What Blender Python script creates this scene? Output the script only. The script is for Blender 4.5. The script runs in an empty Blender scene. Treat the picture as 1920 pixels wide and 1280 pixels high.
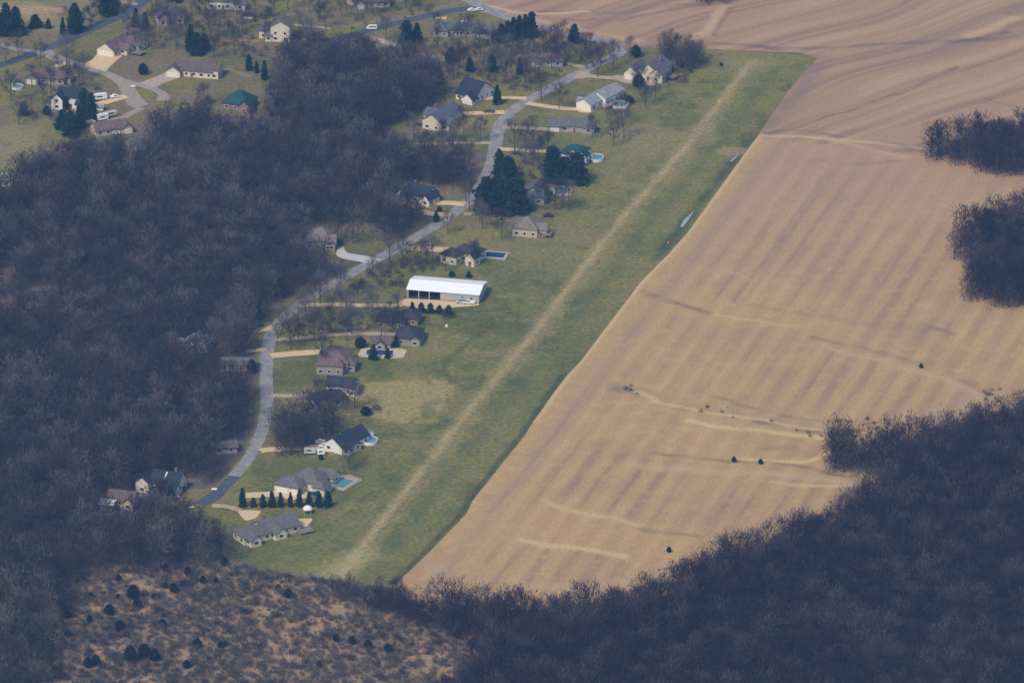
import bpy, math, random
import numpy as np
from mathutils import Vector, Matrix

scene = bpy.context.scene
col = scene.collection
# ------------------------------------------------------------------ camera
ELEV, DIST, FPX = math.radians(22.5), 2600.0, 11700.0
cam_loc = Vector((0, -DIST*math.cos(ELEV), DIST*math.sin(ELEV)))
cd = bpy.data.cameras.new('camera'); cam = bpy.data.objects.new('camera', cd); col.objects.link(cam)
cam.location = cam_loc; cam.rotation_euler = (math.pi/2-ELEV, 0, 0)
cd.sensor_width = 36; cd.lens = 36*FPX/1920; cd.clip_start = 5; cd.clip_end = 60000
scene.camera = cam
# ------------------------------------------------------------------ sky, sun, exposure
SUN_EL, SUN_AZ = math.radians(48), math.radians(215)      # azimuth from +Y, clockwise: behind the camera, to its left
w = bpy.data.worlds.new('World'); scene.world = w; w.use_nodes = True
nt = w.node_tree; bg = nt.nodes['Background']
sky = nt.nodes.new('ShaderNodeTexSky'); sky.sky_type = 'NISHITA'; sky.sun_disc = False
sky.sun_elevation = SUN_EL; sky.sun_rotation = SUN_AZ
nt.links.new(sky.outputs[0], bg.inputs[0]); bg.inputs[1].default_value = 0.075
sl = bpy.data.lights.new('sun', 'SUN'); sl.energy = 1.5; sl.angle = math.radians(14); sl.color = (1.0, .89, .70)
so = bpy.data.objects.new('sun', sl); col.objects.link(so)
sd = Vector((math.sin(SUN_AZ)*math.cos(SUN_EL), math.cos(SUN_AZ)*math.cos(SUN_EL), math.sin(SUN_EL)))
so.rotation_euler = sd.to_track_quat('Z', 'Y').to_euler()
so.location = (0, 0, 300)
scene.view_settings.view_transform = 'Standard'; scene.view_settings.look = 'None'
scene.view_settings.exposure = 1.1; scene.view_settings.gamma = 1
scene.cycles.filter_width = 1.5
scene.cycles.max_bounces = 5; scene.cycles.diffuse_bounces = 2; scene.cycles.volume_bounces = 0

# ------------------------------------------------------------------ where a pixel of the photograph lies on the ground
SE, CE = math.sin(ELEV), math.cos(ELEV)
def at(px, py, z=0.0):
    u = (px-960)/FPX; v = (640-py)/FPX
    d = Vector((u, CE+v*SE, -SE+v*CE))
    t = (z-cam_loc.z)/d.z
    p = cam_loc+d*t
    return (p.x, p.y)
def A(pts): return np.array([at(x, y) for x, y in pts])
def scale_at(py): # pixels per metre across, at a row
    x0, y = at(960, py); return FPX/math.hypot(y-cam_loc.y, cam_loc.z)

rng = np.random.default_rng(7); random.seed(7)
# ------------------------------------------------------------------ noise, polygons
def hash2(ix, iy, s):
    h = (ix*374761393+iy*668265263+s*974711) & 0xffffffff
    h = ((h ^ (h >> 13))*1274126177) & 0xffffffff
    return ((h ^ (h >> 16)) & 0xffff)/65535.0
def vnoise(x, y, s=0):
    x = np.asarray(x, float); y = np.asarray(y, float)
    ix = np.floor(x).astype(np.int64); iy = np.floor(y).astype(np.int64)
    fx = x-ix; fy = y-iy; fx = fx*fx*(3-2*fx); fy = fy*fy*(3-2*fy)
    a = hash2(ix, iy, s); b = hash2(ix+1, iy, s); c = hash2(ix, iy+1, s); d = hash2(ix+1, iy+1, s)
    return (a*(1-fx)+b*fx)*(1-fy)+(c*(1-fx)+d*fx)*fy
def fbm(x, y, sc, s=0, o=4):
    t = 0; amp = 1; n = 0
    for k in range(o):
        t = t+amp*vnoise(x/sc*2**k+17.3*k, y/sc*2**k-9.1*k, s+k*13); n += amp; amp *= .55
    return t/n
def inpoly(x, y, P):
    r = np.zeros(x.shape, bool); n = len(P)
    for i in range(n):
        x0, y0 = P[i]; x1, y1 = P[(i+1) % n]
        if y0 == y1: continue
        c = ((y0 > y) != (y1 > y)) & (x < (x1-x0)*(y-y0)/(y1-y0)+x0)
        r ^= c
    return r
def nearest(x, y, P, closed=True):
    bd = np.full(x.shape, 1e18); bx = np.zeros(x.shape); by = np.zeros(x.shape); n = len(P)
    for i in range(n if closed else n-1):
        x0, y0 = P[i]; x1, y1 = P[(i+1) % n]; dx, dy = x1-x0, y1-y0
        L = dx*dx+dy*dy+1e-9
        t = np.clip(((x-x0)*dx+(y-y0)*dy)/L, 0, 1)
        qx = x0+t*dx; qy = y0+t*dy; d = (x-qx)**2+(y-qy)**2
        m = d < bd; bd = np.where(m, d, bd); bx = np.where(m, qx, bx); by = np.where(m, qy, by)
    return np.sqrt(bd), bx, by
def smooth(a, b, v):
    t = np.clip((v-a)/(b-a), 0, 1); return t*t*(3-2*t)
def chaikin(P, n=2, closed=False):
    P = np.array(P, float)
    for _ in range(n):
        Q = []
        m = len(P)
        if not closed: Q.append(P[0])
        for i in range(m if closed else m-1):
            a = P[i]; b = P[(i+1) % m]
            Q.append(a*.75+b*.25); Q.append(a*.25+b*.75)
        if not closed: Q.append(P[-1])
        P = np.array(Q)
    return P

# ------------------------------------------------------------------ materials
MATS = {}
def mat(name, c, rough=.85, var=.15, scale=.5, spec=.25, metal=0, c2=None, attr=False, bump=0):
    if name in MATS: return MATS[name]
    m = bpy.data.materials.new(name); m.use_nodes = True; n = m.node_tree.nodes; l = m.node_tree.links
    b = n['Principled BSDF']; b.inputs['Roughness'].default_value = rough; b.inputs['Metallic'].default_value = metal
    b.inputs['Specular IOR Level'].default_value = spec
    geo = n.new('ShaderNodeNewGeometry') if attr else n.new('ShaderNodeTexCoord')
    src = geo.outputs['Position'] if attr else geo.outputs['Object']
    no = n.new('ShaderNodeTexNoise'); no.inputs['Scale'].default_value = scale; no.inputs['Detail'].default_value = 5
    no.inputs['Roughness'].default_value = .65
    l.new(src, no.inputs['Vector'])
    mr = n.new('ShaderNodeMapRange'); mr.inputs[1].default_value = .3; mr.inputs[2].default_value = .7
    mr.inputs[3].default_value = 1-var; mr.inputs[4].default_value = 1+var
    l.new(no.outputs[0], mr.inputs[0])
    mx = n.new('ShaderNodeVectorMath'); mx.operation = 'SCALE'
    if attr:
        at_ = n.new('ShaderNodeAttribute'); at_.attribute_name = 'col'; l.new(at_.outputs['Color'], mx.inputs[0])
    elif c2:
        n2 = n.new('ShaderNodeTexNoise'); n2.inputs['Scale'].default_value = scale*.35; n2.inputs['Detail'].default_value = 3
        l.new(src, n2.inputs['Vector'])
        r2 = n.new('ShaderNodeMapRange'); r2.inputs[1].default_value = .4; r2.inputs[2].default_value = .6; l.new(n2.outputs[0], r2.inputs[0])
        mc = n.new('ShaderNodeMix'); mc.data_type = 'RGBA'; mc.inputs[6].default_value = (*c, 1); mc.inputs[7].default_value = (*c2, 1)
        l.new(r2.outputs[0], mc.inputs[0]); l.new(mc.outputs[2], mx.inputs[0])
    else:
        mx.inputs[0].default_value = c
    l.new(mr.outputs[0], mx.inputs['Scale']); l.new(mx.outputs[0], b.inputs['Base Color'])
    if bump:
        bp = n.new('ShaderNodeBump'); bp.inputs['Strength'].default_value = bump; bp.inputs['Distance'].default_value = .3
        l.new(no.outputs[0], bp.inputs['Height']); l.new(bp.outputs[0], b.inputs['Normal'])
    MATS[name] = m; return m
M_GROUND = mat('leaf_litter_ground', None, 1, .30, .45, .1, attr=True, bump=.4)
M_LAWN = mat('mown_grass', None, 1, .38, .55, .1, attr=True, bump=.3)
M_FIELD = mat('corn_stubble', None, 1, .20, .9, .1, attr=True, bump=.1)
M_ROAD = mat('road_chipseal', (.235, .225, .225), .9, .25, .5, .2, c2=(.31, .295, .285))
M_ASPH = mat('road_asphalt', (.070, .085, .115), .9, .15, .35, .2, c2=(.085, .095, .12))
M_GRAV = mat('pale_gravel', (.34, .28, .23), .95, .15, .4, .15)
M_CONC = mat('tan_concrete', (.64, .48, .28), .9, .12, .35, .2)
M_CONC2 = mat('pink_gravel', (.44, .33, .25), .95, .2, .5, .15)
M_CONC3 = mat('white_concrete', (.52, .50, .49), .9, .15, .4, .2)
M_MULCH = mat('mulch', (.17, .075, .06), 1, .25, .9, .1)
M_TWIG = [mat('twigs_grey', (.046, .046, .052), 1, .25, .5, .05), mat('twigs_brown', (.064, .052, .054), 1, .25, .5, .05),
          mat('twigs_pale', (.128, .116, .114), 1, .2, .5, .05), mat('twigs_red', (.078, .052, .058), 1, .2, .5, .05)]
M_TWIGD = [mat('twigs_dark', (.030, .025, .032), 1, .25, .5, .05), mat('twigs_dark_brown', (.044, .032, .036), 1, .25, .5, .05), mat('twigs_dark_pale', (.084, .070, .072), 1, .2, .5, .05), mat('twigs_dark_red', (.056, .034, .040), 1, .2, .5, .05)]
M_BARK = mat('bark', (.105, .092, .088), 1, .25, 1.5, .1)
M_CONIF = mat('spruce_needles', (.019, .050, .036), 1, .7, .55, .05)
M_CEDAR = mat('cedar_needles', (.024, .034, .028), 1, .35, .7, .05)
M_WATER = mat('muddy_water', (.34, .35, .34), .35, .25, .5, .5)
M_GLASS = mat('window_glass', (.015, .022, .03), .15, .1, .5, .5)
M_WHITE = mat('white_paint', (.76, .74, .70), .6, .05, .8, .3)
M_WMETAL = mat('white_metal_roof', (.93, .93, .92), .35, .015, .6, .5)
M_TYRE = mat('tyre_rubber', (.015, .015, .015), .9, .1, 1, .2)
M_DOOR = mat('painted_door', (.20, .09, .06), .6, .1, 1, .3)
M_BRICK = mat('chimney_brick', (.20, .15, .13), .9, .2, 2, .2)
M_DECK = mat('weathered_deck', (.24, .19, .16), .9, .2, 1, .2)

# ------------------------------------------------------------------ object helpers
def thing(name, label, cat, loc=(0, 0, 0), rz=0, group=None):
    o = bpy.data.objects.new(name, None); o.empty_display_size = .5; col.objects.link(o)
    o.location = loc; o.rotation_euler = (0, 0, rz)
    o['label'] = label; o['category'] = cat
    if group: o['group'] = group
    return o
def tag(o, label, cat, group=None):
    o['label'] = label; o['category'] = cat
    if group: o['group'] = group
    return o
def obj(name, me, parent=None, loc=None):
    o = bpy.data.objects.new(name, me); col.objects.link(o)
    if parent: o.parent = parent
    if loc: o.location = loc
    return o
def mesh_np(name, V, F, m, C=None, smooth_=False):
    """V (n,3); F (k,3) or (k,4) array"""
    V = np.asarray(V, np.float32); F = np.asarray(F, np.int32); k = F.shape[1]
    me = bpy.data.meshes.new(name)
    me.vertices.add(len(V)); me.vertices.foreach_set('co', V.ravel())
    me.loops.add(F.size); me.loops.foreach_set('vertex_index', F.ravel())
    me.polygons.add(len(F)); me.polygons.foreach_set('loop_start', np.arange(0, F.size, k, dtype=np.int32))
    me.polygons.foreach_set('loop_total', np.full(len(F), k, np.int32))
    me.update(calc_edges=True)
    if C is not None:
        a = me.attributes.new('col', 'FLOAT_COLOR', 'POINT')
        c4 = np.ones((len(V), 4), np.float32); c4[:, :3] = C; a.data.foreach_set('color', c4.ravel())
    me.materials.append(m)
    return me
class MB:
    def __init__(s): s.v = []; s.f = []
    def add(s, vs, fs):
        o = len(s.v); s.v += [tuple(v) for v in vs]; s.f += [tuple(i+o for i in f) for f in fs]
    def box(s, x0, x1, y0, y1, z0, z1):
        s.add([(x0, y0, z0), (x1, y0, z0), (x1, y1, z0), (x0, y1, z0), (x0, y0, z1), (x1, y0, z1), (x1, y1, z1), (x0, y1, z1)],
              [(3, 2, 1, 0), (4, 5, 6, 7), (0, 1, 5, 4), (1, 2, 6, 5), (2, 3, 7, 6), (3, 0, 4, 7)])
    def prism(s, pts, z0, z1):
        n = len(pts)
        s.add([(x, y, z0) for x, y in pts]+[(x, y, z1) for x, y in pts],
              [tuple(range(n-1, -1, -1)), tuple(range(n, 2*n))]+[(i, (i+1) % n, (i+1) % n+n, i+n) for i in range(n)])
    def cyl(s, cx, cy, z0, z1, r0, r1=None, n=16, axis='z'):
        r1 = r0 if r1 is None else r1
        a = [2*math.pi*i/n for i in range(n)]
        f = lambda u, v, w_: (cx+u, cy+v, w_) if axis == 'z' else ((cx+w_, cy+u, v) if axis == 'x' else (cx+u, cy+w_, v))
        s.add([f(r0*math.cos(t), r0*math.sin(t), z0) for t in a]+[f(r1*math.cos(t), r1*math.sin(t), z1) for t in a],
              [tuple(range(n-1, -1, -1)), tuple(range(n, 2*n))]+[(i, (i+1) % n, (i+1) % n+n, i+n) for i in range(n)])
    def build(s, name, m, parent=None, loc=None):
        me = bpy.data.meshes.new(name); me.from_pydata(s.v, [], s.f); me.update(); me.materials.append(m)
        return obj(name, me, parent, loc)

# ------------------------------------------------------------------ ground sheets on a fine grid
def densify(P, jit, seed, step=5.0):
    out = []; n = len(P)
    for i in range(n):
        p, q = P[i], P[(i+1) % n]; k = max(1, int(np.linalg.norm(q-p)/step))
        for j in range(k): out.append(p+(q-p)*j/k)
    Q = np.array(out)
    if jit:
        Q = Q+np.stack([(fbm(Q[:, 0], Q[:, 1], 14, seed+5, 3)-.5), (fbm(Q[:, 0], Q[:, 1], 14, seed+9, 3)-.5)], 1)*2*jit*2
    return Q
def grid_in(gx, gy, P):
    """which grid points lie inside P, row by row"""
    out = np.zeros((len(gy), len(gx)), bool); x0, y0 = P[:, 0], P[:, 1]; x1, y1 = np.roll(x0, -1), np.roll(y0, -1)
    for j, yy in enumerate(gy):
        c = (y0 > yy) != (y1 > yy)
        if not c.any(): continue
        xs = np.sort((x1[c]-x0[c])*(yy-y0[c])/(y1[c]-y0[c])+x0[c]); out[j] = np.searchsorted(xs, gx) % 2 == 1
    return out
def sheet(name, polys, z, res, colfn, m, jit=.7, seed=0, hole=None):
    P = densify(polys[0], jit, seed); x0, y0 = P.min(0); x1, y1 = P.max(0)
    nx = int((x1-x0)/res)+3; ny = int((y1-y0)/res)+3
    gx = x0-res+np.arange(nx)*res; gy = y0-res+np.arange(ny)*res
    X, Y = np.meshgrid(gx, gy)
    ins = grid_in(gx[:-1]+res/2, gy[:-1]+res/2, P)
    used = np.zeros(X.shape, int)
    used[:-1, :-1] += ins; used[1:, :-1] += ins; used[:-1, 1:] += ins; used[1:, 1:] += ins
    idx = -np.ones(X.shape, int); sel = used > 0; idx[sel] = np.arange(sel.sum())
    a = idx[:-1, :-1][ins]; b = idx[:-1, 1:][ins]; c = idx[1:, 1:][ins]; d = idx[1:, :-1][ins]
    VX = X[sel].copy(); VY = Y[sel].copy(); rim = used[sel] < 4
    dd, qx, qy = nearest(VX[rim], VY[rim], P); k = dd < res*1.3
    rx, ry = VX[rim], VY[rim]; rx[k] = qx[k]; ry[k] = qy[k]; VX[rim] = rx; VY[rim] = ry
    C = colfn(VX, VY)
    V = np.stack([VX, VY, np.full(VX.shape, z)], 1)
    me = mesh_np(name, V, np.stack([a, b, c, d], 1), m, C)
    o = obj(name, me); o['kind'] = 'structure'
    return o
def lerpc(C, c, t): return C*(1-t[:, None])+np.array(c)[None, :]*t[:, None]
def stroke(C, x, y, pts, wd, c, s=1, brk=0, seed=0, soft=.5, wob=0):
    P = chaikin(A(pts), 2)
    xx = x+(fbm(x, y, 14, seed+50, 2)-.5)*wob; yy = y+(fbm(x, y, 14, seed+70, 2)-.5)*wob
    d, _, _ = nearest(xx, yy, P, False)
    t = 1-smooth(wd*(1-soft)/2, wd*(1+soft)/2, d)
    if brk: t = t*(1-brk*(1-smooth(.38, .62, fbm(x, y, 9, seed+31, 3))))
    return lerpc(C, c, np.clip(t*s, 0, 1))
def patch(C, x, y, pts, c, s=1, soft=6, brk=0, seed=0, closed=True):
    P = A(pts)
    xx = x+(fbm(x, y, 18, seed+50, 3)-.5)*soft*1.6; yy = y+(fbm(x, y, 18, seed+70, 3)-.5)*soft*1.6
    i = inpoly(xx, yy, P); d, _, _ = nearest(xx, yy, P)
    sd_ = np.where(i, d, -d); t = smooth(-soft/2, soft/2, sd_)
    if brk: t = t*smooth(.5-brk*.4, .5+brk*.25, fbm(x, y, 11, seed+3, 4))
    return lerpc(C, c, np.clip(t*s, 0, 1))
def blob(C, x, y, px, py, rx, ry, c, s=1, seed=0):
    X, Y = at(px, py)
    d = np.hypot((x-X)/rx, (y-Y)/ry)+(fbm(x, y, 6, seed, 3)-.5)*.9
    return lerpc(C, c, (1-smooth(.6, 1.15, d))*s)

LIT = (.16, .125, .10); TAN = (.40, .27, .16); GRN = (.160, .158, .040); DGRN = (.088, .106, .028); YEL = (.275, .235, .085)
BRUSH = [(100, 1300), (60, 1220), (130, 1120), (150, 1075), (300, 1062), (430, 1060), (540, 1080), (640, 1092), (700, 1125), (790, 1150), (850, 1180), (900, 1220), (860, 1300), (820, 1450), (60, 1450)]
def ground_col(x, y):
    n = fbm(x, y, 30, 1, 5); n2 = fbm(x, y, 6, 2, 4)
    C = np.ones((len(x), 3))*np.array(LIT)
    C = lerpc(C, (.078, .080, .055), smooth(.45, .7, n)*.7)
    C = lerpc(C, (.25, .19, .145), smooth(.5, .75, n2)*.6)
    C = patch(C, x, y, BRUSH, (.155, .110, .085), .9, 14, 0, 3)
    C = patch(C, x, y, BRUSH, (.36, .245, .145), .85, 8, .75, 11)
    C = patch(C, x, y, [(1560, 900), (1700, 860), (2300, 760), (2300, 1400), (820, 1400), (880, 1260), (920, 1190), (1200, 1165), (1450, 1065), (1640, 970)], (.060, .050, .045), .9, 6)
    for q in ((180, 1085, 12, 14), (280, 1075, 16, 10), (330, 1140, 9, 12), (440, 1160, 14, 12), (460, 1130, 12, 10), (540, 1140, 13, 12), (520, 1200, 16, 12), (620, 1220, 14, 10), (140, 1235, 14, 14), (130, 1170, 8, 8), (350, 1180, 9, 12), (780, 1205, 16, 9), (690, 1175, 10, 8)):
        C = blob(C, x, y, *q, (.34, .23, .135), .45, 5)
    C = stroke(C, x, y, [(0, 580), (50, 555), (100, 530)], 9, (.32, .26, .20), .6, .6, 4, 1, 6)
    C = stroke(C, x, y, [(380, 585), (450, 575), (500, 575), (560, 568)], 5, (.33, .27, .21), .7, .7, 5, 1, 4)
    return C
# (the field's own edge in the photograph)
EDGE = [(742, 1096), (800, 1040), (875, 962), (885, 940), (925, 890), (985, 815), (1000, 790), (1062, 705), (1090, 675), (1143, 606), (1200, 530), (1252, 478), (1290, 435), (1420, 256), (1475, 175), (1532, 110)]
def lawn_col(x, y):
    n = fbm(x, y, 22, 21, 5); n2 = fbm(x, y, 5, 22, 4); n3 = fbm(x, y, 60, 24, 3)
    C = np.ones((len(x), 3))*np.array(GRN)
    C = lerpc(C, DGRN, smooth(.48, .68, n)*.75)
    C = lerpc(C, (.225, .195, .052), smooth(.40, .70, n3)*.8)
    C = lerpc(C, (.075, .092, .036), smooth(.52, .72, fbm(x, y, 9, 26, 4))*.55)
    C = lerpc(C, (.24, .20, .085), smooth(.52, .75, fbm(x+40, y*.7, 8, 27, 4))*.5)
    C = lerpc(C, (.25, .19, .095), smooth(.52, .8, n2)*.55)
    # top-left gardens are browner
    X0, Y0 = at(450, 60)
    C = lerpc(C, (.185, .145, .085), smooth(.36, .60, fbm(x, y, 14, 29, 4))*.8*(1-smooth(-10, 45, x))*smooth(60, 160, y))
    # upper meadow
    C = patch(C, x, y, [(30, 30), (120, -40), (260, -40), (200, 30), (130, 65), (60, 60)], (.27, .22, .11), .7, 12, .6, 8)
    C = patch(C, x, y, [(-20, 250), (60, 225), (105, 240), (70, 290), (-20, 330)], (.26, .22, .10), .8, 8, .4, 9)
    C = patch(C, x, y, [(820, 20), (700, 50), (650, 50), (760, 20), (860, 5)], (.30, .23, .12), .6, 6, .4, 9)
    C = patch(C, x, y, [(670, 718), (848, 712), (860, 730), (810, 790), (760, 795), (690, 780), (650, 765)], (.34, .27, .11), .8, 5, .15, 12)
    C = patch(C, x, y, [(700, 865), (735, 862), (690, 940), (640, 960), (660, 915)], YEL, .55, 6, .2, 13)
    C = patch(C, x, y, [(1120, 240), (1260, 235), (1230, 300), (1130, 330)], (.25, .22, .12), .6, 10, .6, 14)
    C = patch(C, x, y, [(960, 420), (1120, 400), (1060, 520), (930, 540)], (.19, .18, .085), .6, 12, .6, 15)
    # the airstrip: turf either side, worn track down the middle
    C = stroke(C, x, y, [(1452, 110), (1340, 290), (1180, 500), (960, 780), (700, 1085)], 15, (.175, .165, .045), .5, .2, 35, .7, 2)
    TR = [(1412, 118), (1380, 160), (1290, 280), (1190, 385), (1110, 490), (1010, 620), (960, 680), (900, 750), (830, 840), (760, 930), (700, 1005), (645, 1078)]
    C = stroke(C, x, y, TR, 8.0, (.36, .28, .12), .6, .3, 31, .7, 2)
    C = stroke(C, x, y, [(p+8, q+3) for p, q in TR], 2.4, (.15, .13, .07), .4, .4, 33, .8, 2)
    C = stroke(C, x, y, [(p-8, q+2) for p, q in TR], 2.6, (.46, .34, .17), .5, .4, 36, .8, 2)
    C = stroke(C, x, y, [(1425, 122), (1380, 118)], 14, (.30, .25, .12), .6, .3, 37, .9, 3)
    C = stroke(C, x, y, [(p+44, q+8) for p, q in TR], 5, (.085, .105, .05), .45, .5, 34, .9, 3)
    C = stroke(C, x, y, [(680, 1040), (610, 1082)], 12, (.36, .32, .14), .6, .1, 38, .9, 2)
    C = stroke(C, x, y, [(930, 600), (880, 640), (820, 690), (850, 715)], 3, DGRN, .8, .2, 40, 1, 3)
    C = stroke(C, x, y, [(735, 800), (820, 880), (760, 960)], 4, DGRN, .3, .4, 41, 1, 3)
    # ditch along the field
    C = stroke(C, x, y, [(1405, 265), (1370, 310), (1310, 385), (1262, 440), (1230, 485)], 4.5, (.05, .075, .03), .8, .35, 42, .8, 2)
    C = stroke(C, x, y, [(p-6, q-2) for p, q in EDGE[:8]], 2.6, (.05, .065, .03), .8, .1, 43, .8, 1)
    C = blob(C, x, y, 1378, 285, 9, 7, (.34, .26, .14), .6, 2)
    # beds, bare soil, scuffed verges
    C = patch(C, x, y, [(215, 95), (258, 88), (262, 100), (225, 106)], (.20, .08, .07), .6, 3)
    C = blob(C, x, y, 55, 18, 17, 7, (.50, .30, .18), .8, 6)
    C = blob(C, x, y, 30, 12, 16, 10, (.33, .25, .12), .6, 7)
    C = blob(C, x, y, 70, 30, 10, 10, (.36, .25, .14), .6, 8)
    C = blob(C, x, y, 455, 78, 10, 5, (.36, .24, .13), .6, 9)
    C = stroke(C, x, y, [(290, 150), (350, 118), (400, 95)], 3, (.22, .22, .07), .7, .2, 44, 1, 2)
    C = stroke(C, x, y, [(430, 130), (470, 142)], 3, (.30, .24, .12), .7, .2, 45, 1, 2)
    for q in ((840, 245, 10, 10), (900, 235, 9, 10), (880, 175, 12, 5), (1240, 255, 12, 7), (1130, 250, 10, 6), (1060, 215, 10, 6), (620, 545, 12, 8), (1320, 250, 7, 16)):
        C = blob(C, x, y, *q, (.26, .22, .10), .55, q[0])
    C = blob(C, x, y, 1330, 113, 7, 5, (.26, .14, .11), .7, 10)
    for q in ((630, 895, 30, 25), (440, 1005, 16, 14), (560, 700, 12, 20), (660, 690, 25, 12), (520, 880, 10, 14), (480, 1030, 22, 14), (560, 790, 10, 16), (720, 540, 20, 12)):
        C = blob(C, x, y, *q, DGRN, .5, q[0])
    for q in ((485, 830, 9, 20), (470, 800, 6, 20), (390, 930, 14, 8), (560, 600, 14, 10), (690, 555, 14, 7)):
        C = blob(C, x, y, *q, (.20, .16, .08), .6, q[0])
    return C
def field_col(x, y):
    n = fbm(x, y, 40, 61, 5); n2 = fbm(x, y, 4, 62, 3)
    C = np.ones((len(x), 3))*np.array((.450, .290, .132))
    C = lerpc(C, (.400, .250, .130), smooth(.4, .7, n)*.7)
    C = lerpc(C, (.34, .215, .110), smooth(.5, .8, fbm(x, y, 13, 64, 4))*.4)
    C = lerpc(C, (.54, .36, .17), smooth(.5, .8, n2)*.45)
    P0 = np.array(at(760, 1090)); P1 = np.array(at(1420, 256)); d = (P1-P0)/np.linalg.norm(P1-P0); nn = np.array([d[1], -d[0]])
    u = (x-P0[0])*nn[0]+(y-P0[1])*nn[1]; v = (x-P0[0])*d[0]+(y-P0[1])*d[1]
    Lb = np.array(at(1425, 258)); Rb = np.array(at(1720, 290)); g = (Rb-Lb)/np.linalg.norm(Rb-Lb)
    upper = ((y-Lb[1])*g[0]-(x-Lb[0])*g[1]) > 0
    sup = np.ones(len(x))
    for pl in ([(1150, 700), (1300, 725), (1480, 775), (1700, 800), (1700, 860), (1560, 905), (1230, 872), (1060, 815)], [(1010, 930), (1240, 975), (1330, 1010), (1260, 1060), (960, 1015)], [(1190, 535), (1350, 560), (1560, 600), (1920, 660), (2000, 760), (1700, 700), (1500, 640), (1330, 608), (1180, 570)], [(1480, 255), (1740, 280), (1930, 340), (1700, 330), (1520, 318)]):
        Pp = A(pl); xx = x+(fbm(x, y, 12, 150, 3)-.5)*9; yy = y+(fbm(x, y, 12, 151, 3)-.5)*14
        di, _, _ = nearest(xx, yy, Pp); sup *= 1-.85*smooth(-4, 6, np.where(inpoly(xx, yy, Pp), di, -di))
    # combine passes in the lower field: broad parallel bands, breaking up here and there
    uu = u+(fbm(x, y, 90, 66, 2)-.5)*1.6
    per = 10.4; bi = np.floor(uu/per-.25).astype(np.int64)
    amp = hash2(bi, bi*0+3, 5)*.8+.25
    run = vnoise(bi*7.7, v/55, 8)*.8+vnoise(bi*3.1, v/18, 9)*.35
    band = .5+.5*np.sin(2*math.pi*uu/per)
    band2 = .5+.5*np.sin(2*math.pi*uu/(per*.5)+1)
    lowm = (~upper).astype(float)*smooth(4, 14, u)
    str_ = smooth(.35, .75, run)*amp*sup
    C = lerpc(C, (.270, .172, .115), smooth(.4, .9, band)*lowm*(.06+.75*str_)*smooth(.3, .6, fbm(x, y, 4, 65, 3)+.15))
    fi = vnoise(uu/1.3, v/40, 31)
    C = lerpc(C, (.56, .375, .18), smooth(.62, .85, fi)*lowm*sup*.22)
    C = lerpc(C, (.29, .185, .115), smooth(.38, .18, fi)*0+(1-smooth(.15, .38, fi))*lowm*sup*.16)
    C = lerpc(C, (.52, .35, .17), smooth(.5, .95, 1-band)*lowm*.35*(1-str_))
    C = lerpc(C, (.33, .22, .15), band2*lowm*sup*.12)
    C = lerpc(C, (.395, .245, .165), smooth(20, 260, y)*lowm*.6)
    # the margin beside the strip is darker
    C = lerpc(C, (.30, .205, .155), (1-smooth(2, 22, u))*lowm*.5)
    # upper field: finer streaks following the slope
    q = np.array(at(1430, 250)); r = np.array(at(1900, 95)); e = (r-q)/np.linalg.norm(r-q); en = np.array([e[1], -e[0]])
    s = (x-q[0])*en[0]+(y-q[1])*en[1]; tl = (x-q[0])*e[0]+(y-q[1])*e[1]
    s2 = s+(fbm(x, y, 80, 71, 2)-.5)*22
    st = .5*vnoise(s2/2.6, tl/90, 5)+.5*vnoise(s2/6.5, tl/140, 9)
    up = upper.astype(float)
    C = lerpc(C, (.370, .232, .142), up*.8)
    C = lerpc(C, (.225, .142, .112), smooth(.50, .78, st)*up*.5)
    C = lerpc(C, (.47, .31, .20), smooth(.5, .25, st)*up*.55 if False else (1-smooth(.22, .45, st))*up*.6)
    dk = (.125, .088, .085)
    # drainage lines and tracks
    S = lambda pts, wd, c, s_=1, b=0, sd_=0, so_=.6, wb=5: stroke(C, x, y, pts, wd*.62, c, min(1, s_*(1.1 if c[0] > .4 else .72)), (b*.5 if c[0] > .4 else max(b, .6)), sd_, .8, wb)
    C = S([(1200, 90), (1330, 82), (1500, 92), (1610, 85), (1740, 80), (1920, 70)], 7, dk, .65, .3, 81)
    C = S([(1320, 80), (1420, 85), (1530, 105)], 5, dk, .6, .3, 82)
    C = S([(1535, 112), (1500, 170), (1440, 235)], 16, (.21, .145, .125), .7, .3, 83)
    C = S([(1430, 250), (1470, 245), (1560, 220), (1700, 170), (1800, 125)], 3.5, dk, .8, .3, 84)
    C = S([(1440, 250), (1520, 245), (1570, 255)], 5, dk, .6, .4, 85)
    C = S([(1770, 85), (1830, 75), (1890, 62)], 7, dk, .9, .1, 86)
    C = S([(1820, 68), (1870, 50), (1905, 35)], 9, (.50, .33, .19), .9, 0, 87)
    C = S([(1905, 25), (1930, 15)], 14, dk, .9, 0, 88)
    C = S([(1310, 66), (1335, 50), (1360, 15)], 8, (.47, .34, .20), .9, 0, 89)
    C = S([(1345, 68), (1352, 40), (1370, 15)], 4, dk, .6, .3, 90)
    C = S([(960, 28), (1060, 20), (1150, 30), (1230, 12), (1330, 8)], 8, dk, .55, .5, 91)
    C = S([(1160, 40), (1240, 22), (1330, 8)], 4, dk, .7, .3, 92)
    C = S([(1020, 35), (1090, 38), (1140, 40)], 5, dk, .6, .4, 93)
    C = S([(900, 5), (960, 22), (1020, 28), (1100, 22)], 4, (.60, .42, .25), .8, .2, 94)
    C = S([(960, 25), (1000, 40), (1100, 58), (1200, 78)], 7, (.48, .34, .21), .6, .3, 95)
    C = S([(1850, 185), (1920, 205)], 3, dk, .8, .2, 96)
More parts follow.
